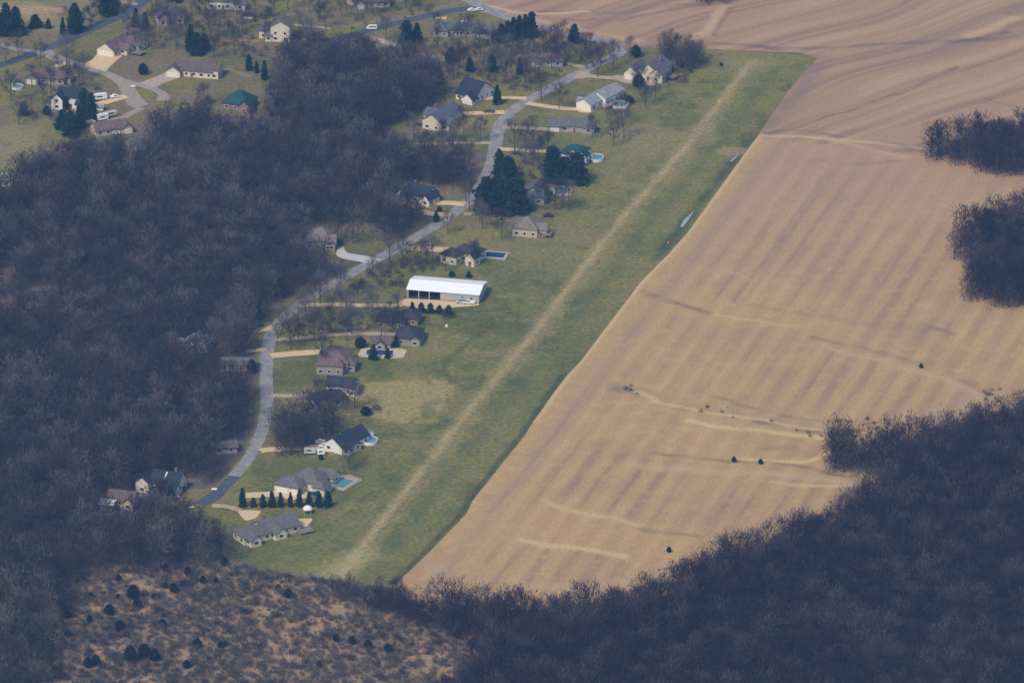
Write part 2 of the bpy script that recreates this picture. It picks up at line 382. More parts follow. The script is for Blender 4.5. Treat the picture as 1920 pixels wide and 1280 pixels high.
    # bright grassed boundary between fields
    C = S([(1420, 256), (1470, 257), (1560, 262), (1650, 268), (1720, 278)], 4.2, (.54, .37, .20), .85, 0, 97)
    C = S([(1560, 262), (1620, 280), (1700, 295)], 5, (.50, .34, .19), .75, .2, 98)
    C = S([(1690, 275), (1740, 285)], 5, (.15, .10, .09), .6, .4, 99)
    C = S([(1530, 300), (1560, 308), (1640, 308), (1690, 303)], 5, dk, .45, .3, 100)
    C = S([(1525, 305), (1545, 300)], 9, dk, .45, .3, 101)
    C = S([(1640, 268), (1690, 268)], 3, dk, .4, .4, 102)
    # waterways across the lower field
    C = S([(1195, 545), (1240, 560), (1290, 575), (1335, 590)], 6, (.15, .10, .085), .75, .2, 103)
    C = S([(1340, 590), (1420, 600), (1500, 615)], 4, (.54, .38, .20), .6, .3, 104)
    C = S([(1520, 630), (1560, 643), (1640, 658), (1720, 680)], 4.5, (.17, .115, .09), .75, .3, 105)
    C = S([(1400, 572), (1520, 592), (1650, 612), (1780, 622)], 6, (.20, .14, .11), .4, .5, 106)
    C = S([(1720, 605), (1790, 625)], 4, (.15, .11, .09), .6, .3, 107)
    C = S([(1560, 655), (1700, 690), (1800, 720), (1850, 750)], 6, (.49, .34, .20), .6, .2, 108)
    C = S([(1780, 700), (1820, 715), (1850, 740)], 6, (.17, .09, .07), .6, .3, 109)
    C = S([(1155, 725), (1200, 735)], 10, (.15, .11, .085), .8, .5, 110)
    C = S([(1190, 735), (1225, 752)], 5, (.58, .42, .22), .9, 0, 111)
    C = S([(1200, 738), (1300, 762), (1420, 785), (1520, 805)], 16, (.26, .185, .11), .6, .6, 112)
    C = S([(1330, 745), (1420, 770), (1500, 785), (1650, 795)], 4, (.17, .13, .08), .6, .5, 113)
    C = S([(1425, 792), (1460, 798)], 6, (.12, .10, .085), .8, .3, 114)
    C = S([(1490, 802), (1530, 812)], 6, (.12, .10, .085), .7, .3, 115)
    C = S([(1300, 790), (1420, 808), (1500, 815), (1548, 825), (1562, 845), (1540, 862), (1480, 868), (1400, 862)], 5.5, (.60, .42, .19), .9, .1, 116)
    C = S([(1380, 800), (1480, 822), (1525, 836), (1530, 850), (1470, 856)], 4, (.30, .20, .11), .6, .2, 130)
    C = S([(1225, 752), (1320, 775), (1400, 785), (1500, 800), (1560, 806)], 4, (.58, .41, .20), .7, .2, 131)
    C = S([(1640, 905), (1560, 915), (1450, 905)], 5, (.58, .41, .20), .7, .2, 132)
    C = S([(1440, 840), (1500, 842)], 8, (.26, .18, .10), .6, .2, 117)
    C = S([(1225, 852), (1300, 860), (1380, 865), (1470, 872), (1560, 885), (1600, 895)], 4.2, (.13, .095, .08), .8, .25, 118)
    C = S([(1180, 870), (1350, 885), (1500, 893), (1620, 905)], 10, (.50, .36, .20), .5, .2, 119)
    C = S([(1030, 942), (1070, 955), (1130, 965), (1200, 985)], 5, (.54, .39, .20), .85, .1, 120)
    C = S([(1200, 990), (1260, 998), (1310, 1005)], 4, (.16, .12, .09), .6, .3, 121)
    C = S([(975, 1012), (1040, 1022), (1090, 1030), (1170, 1042)], 6, (.57, .41, .21), .85, .1, 122)
    C = S([(1000, 1100), (1100, 1105), (1180, 1090)], 12, (.46, .33, .19), .6, .2, 123)
    C = S([(800, 1060), (840, 1075)], 12, (.42, .30, .19), .5, .3, 124)
    C = S([(1540, 330), (1500, 400), (1440, 480)], 4, (.22, .155, .14), .4, .5, 125)
    C = S([(1130, 940), (1150, 1000)], 6, (.42, .31, .17), .3, .5, 126)
    # warm rim of dead grass along the strip
    C = stroke(C, x, y, [(p+2, q) for p, q in EDGE[2:5]], 2.6, (.52, .36, .18), .6, .4, 127, .7)
    C = stroke(C, x, y, [(p+2, q) for p, q in EDGE[6:14]], 2.8, (.56, .39, .19), .95, .1, 128, .7)
    return C

# outer ground out to the horizon
BX0, BX1 = -330, 330; BY0, BY1 = -470, 640
O = 8000
ring = MB()
ring.add([(BX0, BY0, 0), (BX1, BY0, 0), (BX1, BY1, 0), (BX0, BY1, 0), (-O, -O, 0), (O, -O, 0), (O, O, 0), (-O, O, 0)],
         [(4, 5, 1, 0), (5, 6, 2, 1), (6, 7, 3, 2), (7, 4, 0, 3)])
far = ring.build('terrain', mat('far_farmland', (.17, .14, .08), 1, .3, .004, .1, c2=(.10, .11, .05))); far['kind'] = 'structure'
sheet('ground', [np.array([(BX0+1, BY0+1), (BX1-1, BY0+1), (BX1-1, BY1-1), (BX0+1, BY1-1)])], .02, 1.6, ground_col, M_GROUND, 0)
LAWN = [(746, 1098), (600, 1084), (520, 1074), (450, 1052), (400, 1030), (360, 990), (300, 965), (290, 930), (350, 915), (400, 915), (430, 885), (455, 850), (478, 790), (482, 700), (478, 640), (485, 605), (540, 565), (600, 530), (660, 490), (560, 485), (560, 425), (640, 425), (740, 440), (790, 410), (780, 390), (720, 385), (735, 335), (820, 350), (900, 330), (905, 285), (800, 285), (700, 262), (740, 220), (780, 175), (830, 150), (820, 100), (770, 85), (640, 72), (545, 85), (520, 110), (500, 150), (490, 215), (400, 218), (330, 205), (290, 215), (270, 232), (200, 262), (130, 275), (60, 310), (0, 345), (-260, 430), (-260, -180), (860, -180), (862, -8), (905, 10), (1000, 42), (1100, 64), (1180, 82), (1320, 90), (1532, 106)]+EDGE[::-1]
FIELD = EDGE[:]+[(1500, 100), (1320, 92), (1180, 90), (1100, 76), (1000, 56), (900, 22), (860, -2), (855, -180), (2300, -180), (2300, 1300), (1700, 1300), (1250, 1240), (900, 1240), (860, 1180), (780, 1140)]
sheet('airstrip_lawn', [A(LAWN)], .06, 1.15, lawn_col, M_LAWN, .35, 3)
sheet('field', [A(FIELD)], .09, 1.15, field_col, M_FIELD, .12, 4)

# ------------------------------------------------------------------ roads and drives
def ribbon(name, pts, width, z, m, label=None, wob=.25, th=None):
    P = chaikin(A(pts), 3); n = len(P)
    W = width if np.ndim(width) else np.full(n, width)
    if np.ndim(width): W = np.interp(np.linspace(0, 1, n), np.linspace(0, 1, len(width)), width)
    # resample about every 1.5 m
    s = np.r_[0, np.cumsum(np.linalg.norm(np.diff(P, axis=0), axis=1))]
    k = max(4, int(s[-1]/1.5)); t = np.linspace(0, s[-1], k)
    Q = np.stack([np.interp(t, s, P[:, 0]), np.interp(t, s, P[:, 1])], 1); W = np.interp(t, s, W)
    T = np.gradient(Q, axis=0); T /= np.linalg.norm(T, axis=1)[:, None]; N = np.stack([-T[:, 1], T[:, 0]], 1)
    j1 = (fbm(Q[:, 0], Q[:, 1], 4, 201, 3)-.5)*2*wob; j2 = (fbm(Q[:, 0], Q[:, 1], 4, 301, 3)-.5)*2*wob
    L = Q+N*(W/2+j1)[:, None]; R = Q-N*(W/2+j2)[:, None]
    V = np.vstack([np.c_[L, np.full(k, z)], np.c_[Q, np.full(k, z+.05)], np.c_[R, np.full(k, z)]])
    F = [(i, k+i, k+i+1, i+1) for i in range(k-1)]+[(k+i, 2*k+i, 2*k+i+1, k+i+1) for i in range(k-1)]
    F = [f[::-1] for f in F]
    me = mesh_np(name, V, F, m); o = obj(name, me); o['kind'] = 'structure'; return o
def pad(name, pts, z, m, r=1):
    P = A(pts)
    for _ in range(r+1): P = np.vstack([np.vstack([P[i-1]*.14+P[i]*.86, P[i]*.86+P[(i+1) % len(P)]*.14]) for i in range(len(P))])
    P = densify(P, .35, 77, 2.5); n = len(P)
    me = bpy.data.meshes.new(name); me.from_pydata([(x, y, z) for x, y in P], [], [tuple(range(n))]); me.materials.append(m)
    if me.polygons[0].normal.z < 0: me.flip_normals()
    o = obj(name, me); o['kind'] = 'structure'; return o
ribbon('road', [(855, -30), (880, 2), (915, 20), (1000, 48), (1080, 66), (1140, 80), (1172, 92), (1150, 108), (1100, 130), (1040, 162), (990, 188), (950, 215), (932, 245), (928, 290), (912, 335), (888, 370), (850, 402), (790, 440), (720, 480), (660, 512), (600, 548), (560, 572), (520, 605), (502, 640), (498, 700), (502, 760), (492, 810), (470, 855), (440, 893), (415, 918)], np.array([6.4, 6.2, 6.2, 6.0, 5.8, 5.4, 5.0]), .15, M_ROAD)
ribbon('road', [(440, 893), (415, 918), (400, 932), (375, 945)], [5.0, 5.0, 6.5, 5.5], .16, M_ASPH)
ribbon('road', [(-60, 146), (0, 122), (60, 103), (130, 74), (200, 42), (262, 10), (300, -25)], 6.4, .15, M_ASPH)
ribbon('road', [(560, 92), (640, 72), (720, 50), (800, 30), (860, 18), (905, 14)], 6.0, .14, M_ASPH)
ribbon('road', [(80, 98), (115, 113), (160, 126), (200, 138), (232, 155), (243, 175), (255, 195), (268, 200)], [9, 7, 5.5, 5.5, 6.5, 7.5, 9, 8], .17, M_GRAV)
ribbon('road', [(232, 153), (262, 160), (290, 168), (308, 178), (305, 190)], [5, 4.4, 4.5, 7], .19, M_GRAV)
ribbon('road', [(266, 203), (245, 214), (224, 226)], 4.0, .18, M_GRAV)
ribbon('road', [(0, 84), (30, 94), (75, 98)], [5, 3.4, 5], .18, M_GRAV)
ribbon('road', [(225, 5), (258, 9)], 4, .17, M_GRAV)
D = [([(188, 97), (233, 103), (212, 122), (196, 137), (168, 130), (158, 122), (172, 112)], 'c'), ([(318, 134), (352, 140), (300, 160), (292, 168), (252, 160), (262, 156)], 'g'),
     ([(98, 124), (122, 116), (124, 122), (105, 129)], 'c'),
     ([(634, 463), (644, 463), (650, 474), (690, 480), (718, 486), (702, 496), (662, 489), (640, 484), (630, 477)], 'w'),
     ([(756, 560), (800, 562), (893, 566), (898, 574), (840, 578), (820, 582), (770, 576), (745, 572)], 'c'),
     ([(567, 840), (585, 834), (625, 835), (645, 845), (612, 849), (575, 849)], 'c'),
     ([(525, 918), (585, 918), (590, 930), (555, 938), (532, 935)], 'c'), ([(443, 956), (490, 957), (478, 972), (460, 977)], 'c'),
     ([(548, 974), (590, 972), (575, 990), (560, 989)], 'c'),
     ([(1080, 200), (1118, 206), (1105, 213), (1085, 211)], 'c'), ([(890, 182), (922, 180), (922, 188), (885, 189)], 'c'),
     ([(595, 656), (602, 653), (604, 666), (596, 667)], 'c'), ([(1085, 135), (1108, 136), (1100, 148), (1075, 150)], 'g'),
     ([(1150, 140), (1235, 152), (1225, 163), (1160, 155)], 'p'), ([(815, 33), (838, 32), (835, 38), (816, 38)], 'c'),
     ([(640, 608), (655, 607), (655, 616), (632, 617)], 'p'), ([(664, 612), (688, 611), (686, 617), (664, 617)], 'p'),
     ([(480, 625), (515, 605), (520, 612), (500, 622)], 'c')]
MM = {'c': M_CONC, 'g': M_CONC2, 'p': M_CONC2, 'w': M_CONC3}
for i, (p, k) in enumerate(D): pad('driveway', p, .20+.01*(i % 3), MM[k])
L = [([(912, 185), (945, 184), (988, 185)], 3.0, 'c'), ([(852, 214), (900, 213), (946, 211)], 3.6, 'c'), ([(988, 194), (1020, 200), (1060, 205), (1090, 206)], 3.2, 'c'),
     ([(942, 239), (990, 241), (1042, 245)], 3.4, 'g'), ([(812, 271), (860, 269), (922, 269)], 2.4, 'p'), ([(936, 280), (980, 283), (1030, 285)], 3.2, 'c'),
     ([(806, 381), (840, 381), (872, 384)], 4.0, 'c'), ([(870, 402), (920, 402), (975, 403)], 2.2, 'p'), ([(780, 396), (810, 402), (845, 404)], 3.4, 'c'),
     ([(762, 466), (800, 467), (850, 470)], 4.5, 'c'), ([(560, 573), (620, 571), (700, 574), (755, 573)], 3.0, 'c'),
     ([(515, 638), (560, 635), (620, 628), (680, 626), (742, 627)], 2.8, 'p'), ([(508, 668), (540, 664), (575, 662), (600, 660)], 4.2, 'c'),
     ([(508, 742), (545, 743), (582, 742)], 3.0, 'g'), ([(488, 846), (505, 843), (530, 843)], 3.6, 'c'), ([(530, 843), (570, 842)], 2.4, 'p'),
     ([(180, 198), (205, 190), (236, 181)], 4.2, 'c'), ([(398, 948), (425, 949), (450, 957)], 2.6, 'p'), ([(450, 930), (490, 928), (530, 926)], 4.0, 'c'),
     ([(545, 48), (580, 50), (620, 55)], 2.4, 'p'), ([(1060, 118), (1075, 122), (1095, 127)], 2.8, 'p'), ([(1100, 143), (1130, 146), (1165, 148)], 3.4, 'g'),
     ([(682, 68), (710, 76), (745, 88)], 3.6, 'g'), ([(770, 270), (790, 270), (812, 271)], 2.0, 'p'), ([(460, 660), (500, 655)], 2.6, 'c'),
     ([(650, 2), (662, 12), (720, 14)], 2.0, 'p'), ([(180, 235), (205, 226), (224, 224)], 2.6, 'g')]
for i, (p, wd, k) in enumerate(L): ribbon('driveway', p, wd*1.3, .23+.01*(i % 4), MM[k], wob=.2)
for p in ([(1276, 425), (1282, 414), (1294, 403), (1303, 394), (1299, 403), (1290, 415), (1281, 426)], [(1368, 303), (1376, 295), (1384, 289), (1381, 295), (1373, 303)]):
    pad('puddle', p, .14, M_WATER, 2)
    
# ------------------------------------------------------------------ houses
ROOFC = {'white': (.86, .86, .84), 'navy': (.030, .040, .060), 'grey': (.135, .125, .130), 'lgrey': (.27, .28, .30), 'brown': (.125, .095, .090), 'mauve': (.155, .110, .110),
         'teal': (.020, .075, .080), 'tan': (.20, .165, .15), 'dark': (.050, .048, .058), 'slate': (.105, .125, .150)}
WALLC = {'white': (.74, .71, .66), 'cream': (.66, .58, .44), 'tan': (.50, .39, .28), 'grey': (.34, .34, .34), 'brick': (.24, .17, .14), 'stone': (.30, .26, .23), 'dim': (.36, .34, .34)}
def roofm(k): return mat('shingles_'+k, ROOFC[k], .9, .32, .9, .15, bump=.3)
def wallm(k): return mat('siding_'+k, WALLC[k], .85, .07, .7, .2)
def rect_in(x, y, wing, mrg=.3):
    wx, wy, ww, wd_ = wing[:4]
    return abs(x-wx) < ww/2+mrg and abs(y-wy) < wd_/2+mrg
def roof_gable(mb, x0, x1, y0, y1, z, rise, ax, oh=.5, th=.22):
    if ax == 'x':
        ym = (y0+y1)/2; hw = (y1-y0)/2; dz = rise/hw*oh
        prof = [(y0-oh, z-dz), (ym, z+rise), (y1+oh, z-dz), (y1+oh, z-dz+th), (ym, z+rise+th*1.2), (y0-oh, z-dz+th)]
        vs = [(x0-oh, a, b) for a, b in prof]+[(x1+oh, a, b) for a, b in prof]
    else:
        xm = (x0+x1)/2; hw = (x1-x0)/2; dz = rise/hw*oh
        prof = [(x1+oh, z-dz), (xm, z+rise), (x0-oh, z-dz), (x0-oh, z-dz+th), (xm, z+rise+th*1.2), (x1+oh, z-dz+th)]
        vs = [(a, y0-oh, b) for a, b in prof]+[(a, y1+oh, b) for a, b in prof]
    mb.add(vs, [(0, 1, 4, 5), (1, 2, 3, 4), (11, 10, 7, 6), (10, 9, 8, 7), (5, 4, 10, 11), (4, 3, 9, 10), (1, 0, 6, 7), (2, 1, 7, 8), (0, 5, 11, 6), (3, 2, 8, 9)])
def roof_hip(mb, x0, x1, y0, y1, z, rise, ax, oh=.5, th=.2):
    X0, X1, Y0, Y1 = x0-oh, x1+oh, y0-oh, y1+oh
    h = min(X1-X0, Y1-Y0)/2
    if X1-X0 >= Y1-Y0: r = [(X0+h*.98, (Y0+Y1)/2), (X1-h*.98, (Y0+Y1)/2)]
    else: r = [((X0+X1)/2, Y0+h*.98), ((X0+X1)/2, Y1-h*.98)]
    zt = z+rise
    vs = [(X0, Y0, z-.1), (X1, Y0, z-.1), (X1, Y1, z-.1), (X0, Y1, z-.1), (X0, Y0, z+th-.1), (X1, Y0, z+th-.1), (X1, Y1, z+th-.1), (X0, Y1, z+th-.1), (*r[0], zt), (*r[1], zt)]
    fs = [(3, 2, 1, 0), (0, 1, 5, 4), (1, 2, 6, 5), (2, 3, 7, 6), (3, 0, 4, 7)]
    if X1-X0 >= Y1-Y0: fs += [(4, 5, 9, 8), (5, 6, 9), (6, 7, 8, 9), (7, 4, 8)]
    else: fs += [(4, 5, 8), (5, 6, 9, 8), (6, 7, 9), (7, 4, 8, 9)]
    mb.add(vs, fs)
BUILT = []
def house(px, py, rz, wings, roof, wall, label, garages=(), chim=None, dorm=(), deck=None, door=None, wins=True, name='house', cat='house', wroof=None, doorc=None):
    """wings: (x, y, width, depth, wall height, roof rise, 'gx'|'gy'|'hx')"""
    X, Y = at(px, py); t = thing(name, label, cat, (X, Y, .1), math.radians(rz))
    BUILT.append((X, Y, max(max(abs(w_[0])+w_[2]/2, abs(w_[1])+w_[3]/2) for w_ in wings)))
    wm, rm = wallm(wall), roofm(roof)
    W = MB(); R = MB()
    for i, (x, y, ww, dd, h, rise, ty) in enumerate(wings):
        h += i*.013; x0, x1, y0, y1 = x-ww/2, x+ww/2, y-dd/2, y+dd/2
        if ty == 'gx': W.add([(x0, y0, -.3), (x0, y1, -.3), (x0, y1, h), (x0, (y0+y1)/2, h+rise), (x0, y0, h), (x1, y0, -.3), (x1, y1, -.3), (x1, y1, h), (x1, (y0+y1)/2, h+rise), (x1, y0, h)],
                             [(4, 3, 2, 1, 0), (5, 6, 7, 8, 9), (0, 5, 9, 4), (1, 2, 7, 6), (4, 9, 8, 3), (3, 8, 7, 2)])
        elif ty == 'gy': W.add([(x0, y0, -.3), (x1, y0, -.3), (x1, y0, h), ((x0+x1)/2, y0, h+rise), (x0, y0, h), (x0, y1, -.3), (x1, y1, -.3), (x1, y1, h), ((x0+x1)/2, y1, h+rise), (x0, y1, h)],
                               [(0, 1, 2, 3, 4), (9, 8, 7, 6, 5), (5, 0, 4, 9), (1, 6, 7, 2), (3, 2, 7, 8), (4, 3, 8, 9)])
        else: W.box(x0, x1, y0, y1, -.3, h)
        (roof_hip if ty[0] == 'h' else roof_gable)(R, x0, x1, y0, y1, h+.02, rise, ty[-1])
    W.build('wall', wm, t); rf = R.build('roof', rm, t)
    if chim:
        c = MB(); cx, cy, cz = chim; c.box(cx-.5, cx+.5, cy-.4, cy+.4, cz-3, cz); c.box(cx-.6, cx+.6, cy-.5, cy+.5, cz, cz+.18); c.build('chimney', M_BRICK, rf)
    gspots = []
    for (wi, side, u, gw) in garages:
        x, y, ww, dd, h = wings[wi][:5]
        g = MB(); n_ = 4; gh = min(2.3, h-.3)
        for k in range(n_):
            z0, z1 = k*gh/n_+.02, (k+1)*gh/n_-.03
            if side in 'fb':
                s = -1 if side == 'f' else 1; yy = y+s*dd/2; a, b = sorted((yy, yy+s*.07)); g.box(x+u-gw/2, x+u+gw/2, a, b, z0, z1)
            else:
                s = -1 if side == 'l' else 1; xx = x+s*ww/2; a, b = sorted((xx, xx+s*.07)); g.box(a, b, y+u-gw/2, y+u+gw/2, z0, z1)
        g.build('garage_door', doorc or M_WHITE, t)
        gspots.append((wi, side, u, gw))
    # windows on every outer wall that shows
    if wins:
        for wi, (x, y, ww, dd, h, rise, ty) in enumerate(wings):
            for side in 'flrb':
                ln = ww if side in 'fb' else dd
                n_ = max(1, int(ln/3.4))
                for fl in range(max(1, int((h+.4)//2.7))):
                    for k in range(n_):
                        u = -ln/2+ln*(k+.5)/n_
                        zc = 1.55+fl*2.75
                        if zc+.7 > h: zc = h-.9
                        if side in 'fb': s = -1 if side == 'f' else 1; cx, cy = x+u, y+s*(dd/2); ox, oy = cx, cy+s*.4
                        else: s = -1 if side == 'l' else 1; cx, cy = x+s*(ww/2), y+u; ox, oy = cx+s*.4, cy
                        if any(rect_in(ox, oy, w_, .1) for j, w_ in enumerate(wings) if j != wi): continue
                        if fl == 0 and any(g[0] == wi and g[1] == side and abs(u-g[2]) < g[3]/2+.7 for g in gspots): continue
                        hw = .55 if (k+fl) % 3 else .8
                        if side in 'fb':
                            m1 = MB(); a, b = sorted((cy, cy+s*.05)); m1.box(cx-hw, cx+hw, a, b, zc-.6, zc+.6); wo = m1.build('window', M_GLASS, t)
                            m2 = MB(); a, b = sorted((cy+s*.002, cy+s*.09))
                            m2.box(cx-hw-.12, cx+hw+.12, a, b, zc+.602, zc+.72); m2.box(cx-hw-.12, cx+hw+.12, a, b, zc-.74, zc-.602); m2.box(cx-hw-.12, cx-hw-.003, a, b, zc-.6, zc+.6); m2.box(cx+hw+.003, cx+hw+.12, a, b, zc-.6, zc+.6)
                        else:
                            m1 = MB(); a, b = sorted((cx, cx+s*.05)); m1.box(a, b, cy-hw, cy+hw, zc-.6, zc+.6); wo = m1.build('window', M_GLASS, t)
                            m2 = MB(); a, b = sorted((cx+s*.002, cx+s*.09))
                            m2.box(a, b, cy-hw-.12, cy+hw+.12, zc+.602, zc+.72); m2.box(a, b, cy-hw-.12, cy+hw+.12, zc-.74, zc-.602); m2.box(a, b, cy-hw-.12, cy-hw-.003, zc-.6, zc+.6); m2.box(a, b, cy+hw+.003, cy+hw+.12, zc-.6, zc+.6)
                        m2.build('frame', M_WHITE, wo)
    if door:
        wi, side, u = door; x, y, ww, dd = wings[wi][:4]; d_ = MB()
        if side in 'fb': s = -1 if side == 'f' else 1; a, b = sorted((y+s*dd/2, y+s*(dd/2+.1))); d_.box(x+u-.55, x+u+.55, a, b, 0, 2.15)
        else: s = -1 if side == 'l' else 1; a, b = sorted((x+s*ww/2, x+s*(ww/2+.1))); d_.box(a, b, y+u-.55, y+u+.55, 0, 2.15)
        d_.build('door', M_DOOR, t)
    for (x, y, z, ww, dd, hh, ax) in dorm:
        d_ = MB(); d_.box(x-ww/2, x+ww/2, y-dd/2, y+dd/2, z, z+hh); do = d_.build('dormer', wm, t)
        r_ = MB(); roof_gable(r_, x-ww/2, x+ww/2, y-dd/2, y+dd/2, z+hh+.02, ww*.35, ax, .25, .15); r_.build('dormer_roof', rm, do)
        g_ = MB(); g_.box(x-ww*.28, x+ww*.28, y-dd/2-.05, y-dd/2-.003, z+hh*.3, z+hh*.85); g_.build('dormer_window', M_GLASS, do)
    if deck:
        x, y, ww, dd, z = deck; d_ = MB(); d_.box(x-ww/2, x+ww/2, y-dd/2, y+dd/2, z-.15, z)
        n_ = int(ww/.18)
        for sx in (-1, 1):
            for sy in (-1, 1): d_.box(x+sx*(ww/2-.15)-.08, x+sx*(ww/2-.15)+.08, y+sy*(dd/2-.15)-.08, y+sy*(dd/2-.15)+.08, -.2, z+1.0)
        d_.box(x-ww/2, x+ww/2, y-dd/2, y-dd/2+.08, z+.85, z+.95); d_.box(x+ww/2-.08, x+ww/2, y-dd/2+.1, y+dd/2, z+.855, z+.955); d_.box(x-ww/2, x-ww/2+.08, y-dd/2+.1, y+dd/2, z+.855, z+.955)
        d_.build('deck', M_DECK, t)
    return t

H = house
H(318, 40, 12, [(0, 2, 10, 9, 4.6, 2.6, 'hx'), (-4, -3, 5, 6, 4.4, 2.2, 'gy'), (4, -2.2, 4.5, 6, 4.4, 2, 'gy')], 'grey', 'dim', 'pale grey two-gabled house behind bare trees, beside the asphalt road at top left', door=(0, 'f', .3), chim=(3, 3, 8))
H(222, 92, -30, [(0, 0, 9.5, 22, 3, 3.2, 'gy'), (7, 5, 7, 8, 3, 2.6, 'gx'), (6.3, -3, 5, 6, 2.8, 1.8, 'gx')], 'mauve', 'cream', 'grey-brown roofed house with white double garage door on a short wide tan driveway', [(0, 'f', -.2, 7.8)], chim=(1, 5, 7.2), deck=(12.5, -2, 5, 5, 1.2), doorc=M_WHITE)
H(362, 140, -14, [(1.5, 1, 18, 9.5, 3.2, 3, 'gx'), (-8, -2.5, 7, 7, 2.9, 2.3, 'gy'), (11.2, .6, 4, 8.6, 4.2, 1.6, 'gx')], 'brown', 'cream', 'long ranch house with cream end wall and small front gable on the gravel side road', [(1, 'f', 0, 5)], door=(0, 'f', -1), chim=(4, 2.2, 7))
H(92, 152, -8, [(0, 0, 16, 9, 3, 2.6, 'gx'), (-7, -3, 6, 6, 2.8, 2, 'gy'), (8, 1, 5, 7, 2.8, 2, 'hx')], 'mauve', 'dim', 'dim brown-roofed house among bare trees just below the gravel junction', [(1, 'f', 0, 4)], chim=(2, 1, 6.8))
H(133, 200, -18, [(0, 2, 12, 9, 5.4, 2.8, 'gx'), (-4.5, -3, 5.5, 6, 5.2, 2.4, 'gy'), (7, -1, 6, 7, 3, 2, 'gx')], 'navy', 'white', 'white two-storey house with a dark blue roof behind the big evergreens at the left', [(2, 'f', 0, 4.8)], door=(0, 'f', 1))
H(205, 247, 20, [(0, 0, 15, 9, 2.9, 2.4, 'gx'), (7, -2.5, 5, 6, 2.8, 2, 'gy')], 'mauve', 'tan', 'low house with cream front gable at the wood edge below the white camper', [(1, 'f', 0, 3.6)])
H(450, 200, -20, [(0, 0, 12.5, 12, 3.2, 5, 'hx'), (5, -5, 6, 5, 3, 2.6, 'gy')], 'teal', 'brick', 'house with a big dark teal green hip roof at the edge of the wood', door=(1, 'f', 0), chim=(-2, 3, 9))
H(520, 74, -8, [(2, 1, 9, 9, 7.6, 2.6, 'gy'), (-6.5, 3, 4.5, 6, 4, 1.8, 'gx'), (-3.6, -2, 3, 4, 3, 1.2, 'gx')], 'grey', 'cream', 'tall cream three-storey house with rows of small windows near the top edge', door=(0, 'f', 3))
H(420, 14, -4, [(0, 1, 15, 9, 4.2, 2, 'gx'), (8, -1, 5, 6, 3, 1.6, 'gx')], 'grey', 'white', 'long white house at the very top edge of the photo', door=(0, 'f', 0))
H(866, 64, -6, [(0, 1, 17, 9, 3, 2.6, 'hx'), (-9.5, -1, 7, 9, 3, 2.6, 'hx'), (10, -1.5, 9, 8, 3, 2.2, 'gx')], 'slate', 'grey', 'long low grey house just below the road fork, left of the dark row of spruces', [(2, 'f', 0, 5)], chim=(1, 2, 6.6))
H(700, 10, 8, [(0, 0, 15, 8, 3, 2.4, 'gx'), (-7, -3, 5, 5, 2.8, 1.8, 'gy')], 'mauve', 'dim', 'dim house among bare trees at the top edge, above the road with the white car', [(1, 'f', 0, 3.4)])
H(1030, 120, -5, [(0, 0, 13, 8, 2.8, 2.2, 'gx'), (-6, -1.5, 5, 6, 2.6, 1.8, 'gy')], 'mauve', 'dim', 'low house mostly hidden by purple-brown bare trees beneath the lone spruce', [(1, 'f', 0, 3.5)])
H(886, 184, -35, [(0, 2, 11, 15, 3, 5.2, 'gx'), (3, -6.5, 5.5, 4, 2.8, 2.4, 'gy')], 'navy', 'white', 'white house with a steep navy roof and tall white gable beside a lone conifer', [(1, 'f', 0, 4)], door=(0, 'f', -3))
H(827, 234, -30, [(0, 1, 9.5, 19, 4.6, 3, 'gy'), (-5.5, 2, 5, 8, 4.3, 2, 'gx'), (5.6, -2, 4, 8, 3, 2, 'gx')], 'slate', 'cream', 'grey-roofed house with a cream two-storey end wall, left of the road bend', chim=(-4, 2, 8.4), deck=(-8, -5, 4, 5, 2))
H(1213, 146, -25, [(2, 4, 11, 15, 4.2, 3.8, 'gy'), (-5.6, 0, 7, 12, 3.2, 3.3, 'gy'), (6.5, -1, 6, 7, 4, 2.6, 'gy')], 'grey', 'cream', 'big cream house with tall front gables at the top corner of the airstrip', [(1, 'f', 0, 5)], door=(0, 'f', 0), deck=(11, 3, 5, 5, 1.5), chim=(4, 6, 9))
H(1128, 194, -35, [(0, 4, 9, 15, 4.2, 2.2, 'gy'), (-1.5, -7.5, 8, 10, 3.4, 2.2, 'gy'), (-5.5, -8, 2.5, 4, 3, 1, 'gx')], 'lgrey', 'white', 'white house with a pale grey roof stepping down to a garage above its round pool', [(1, 'f', 0, 5)], deck=(6.5, -3, 3, 7, 1.8))
H(1074, 244, -6, [(1, 1, 13, 8, 3, 2.4, 'gx'), (-8, 0, 6, 7, 2.8, 2, 'gx'), (7.4, -1.5, 5, 6, 3.1, 2.2, 'gx')], 'grey', 'dim', 'low mauve-grey ranch house below the white one, behind bare trees', [(1, 'f', 0, 4)], door=(0, 'f', 0))
H(1078, 300, -18, [(0, 1, 10, 10, 4, 3.2, 'hx'), (4.5, -3, 4.5, 5, 4.2, 2.2, 'gy')], 'teal', 'white', 'house with a dark teal roof tucked behind large evergreens beside its pool', dorm=[(0, -2.8, 4, 1.6, 1.6, 1.5, 'y')])
H(1003, 375, -15, [(0, 1, 9, 10, 4.2, 3.2, 'gy'), (3, -3, 5, 5, 4, 2.4, 'gx')], 'slate', 'grey', 'blue-grey house half hidden by bare trees, right of the widest evergreen clump', door=(0, 'f', -2), chim=(2, 3, 9))
H(783, 378, -35, [(0, 3, 12, 9, 3.6, 3.4, 'gx'), (-5, -2.5, 6, 7, 3.6, 3, 'gy'), (6.2, 1, 4, 8, 3.2, 2, 'gy')], 'navy', 'white', 'white house with near-black roof at the wood edge, left of the big evergreens', [(0, 'f', 3, 4)], chim=(-4, 4, 7.6))
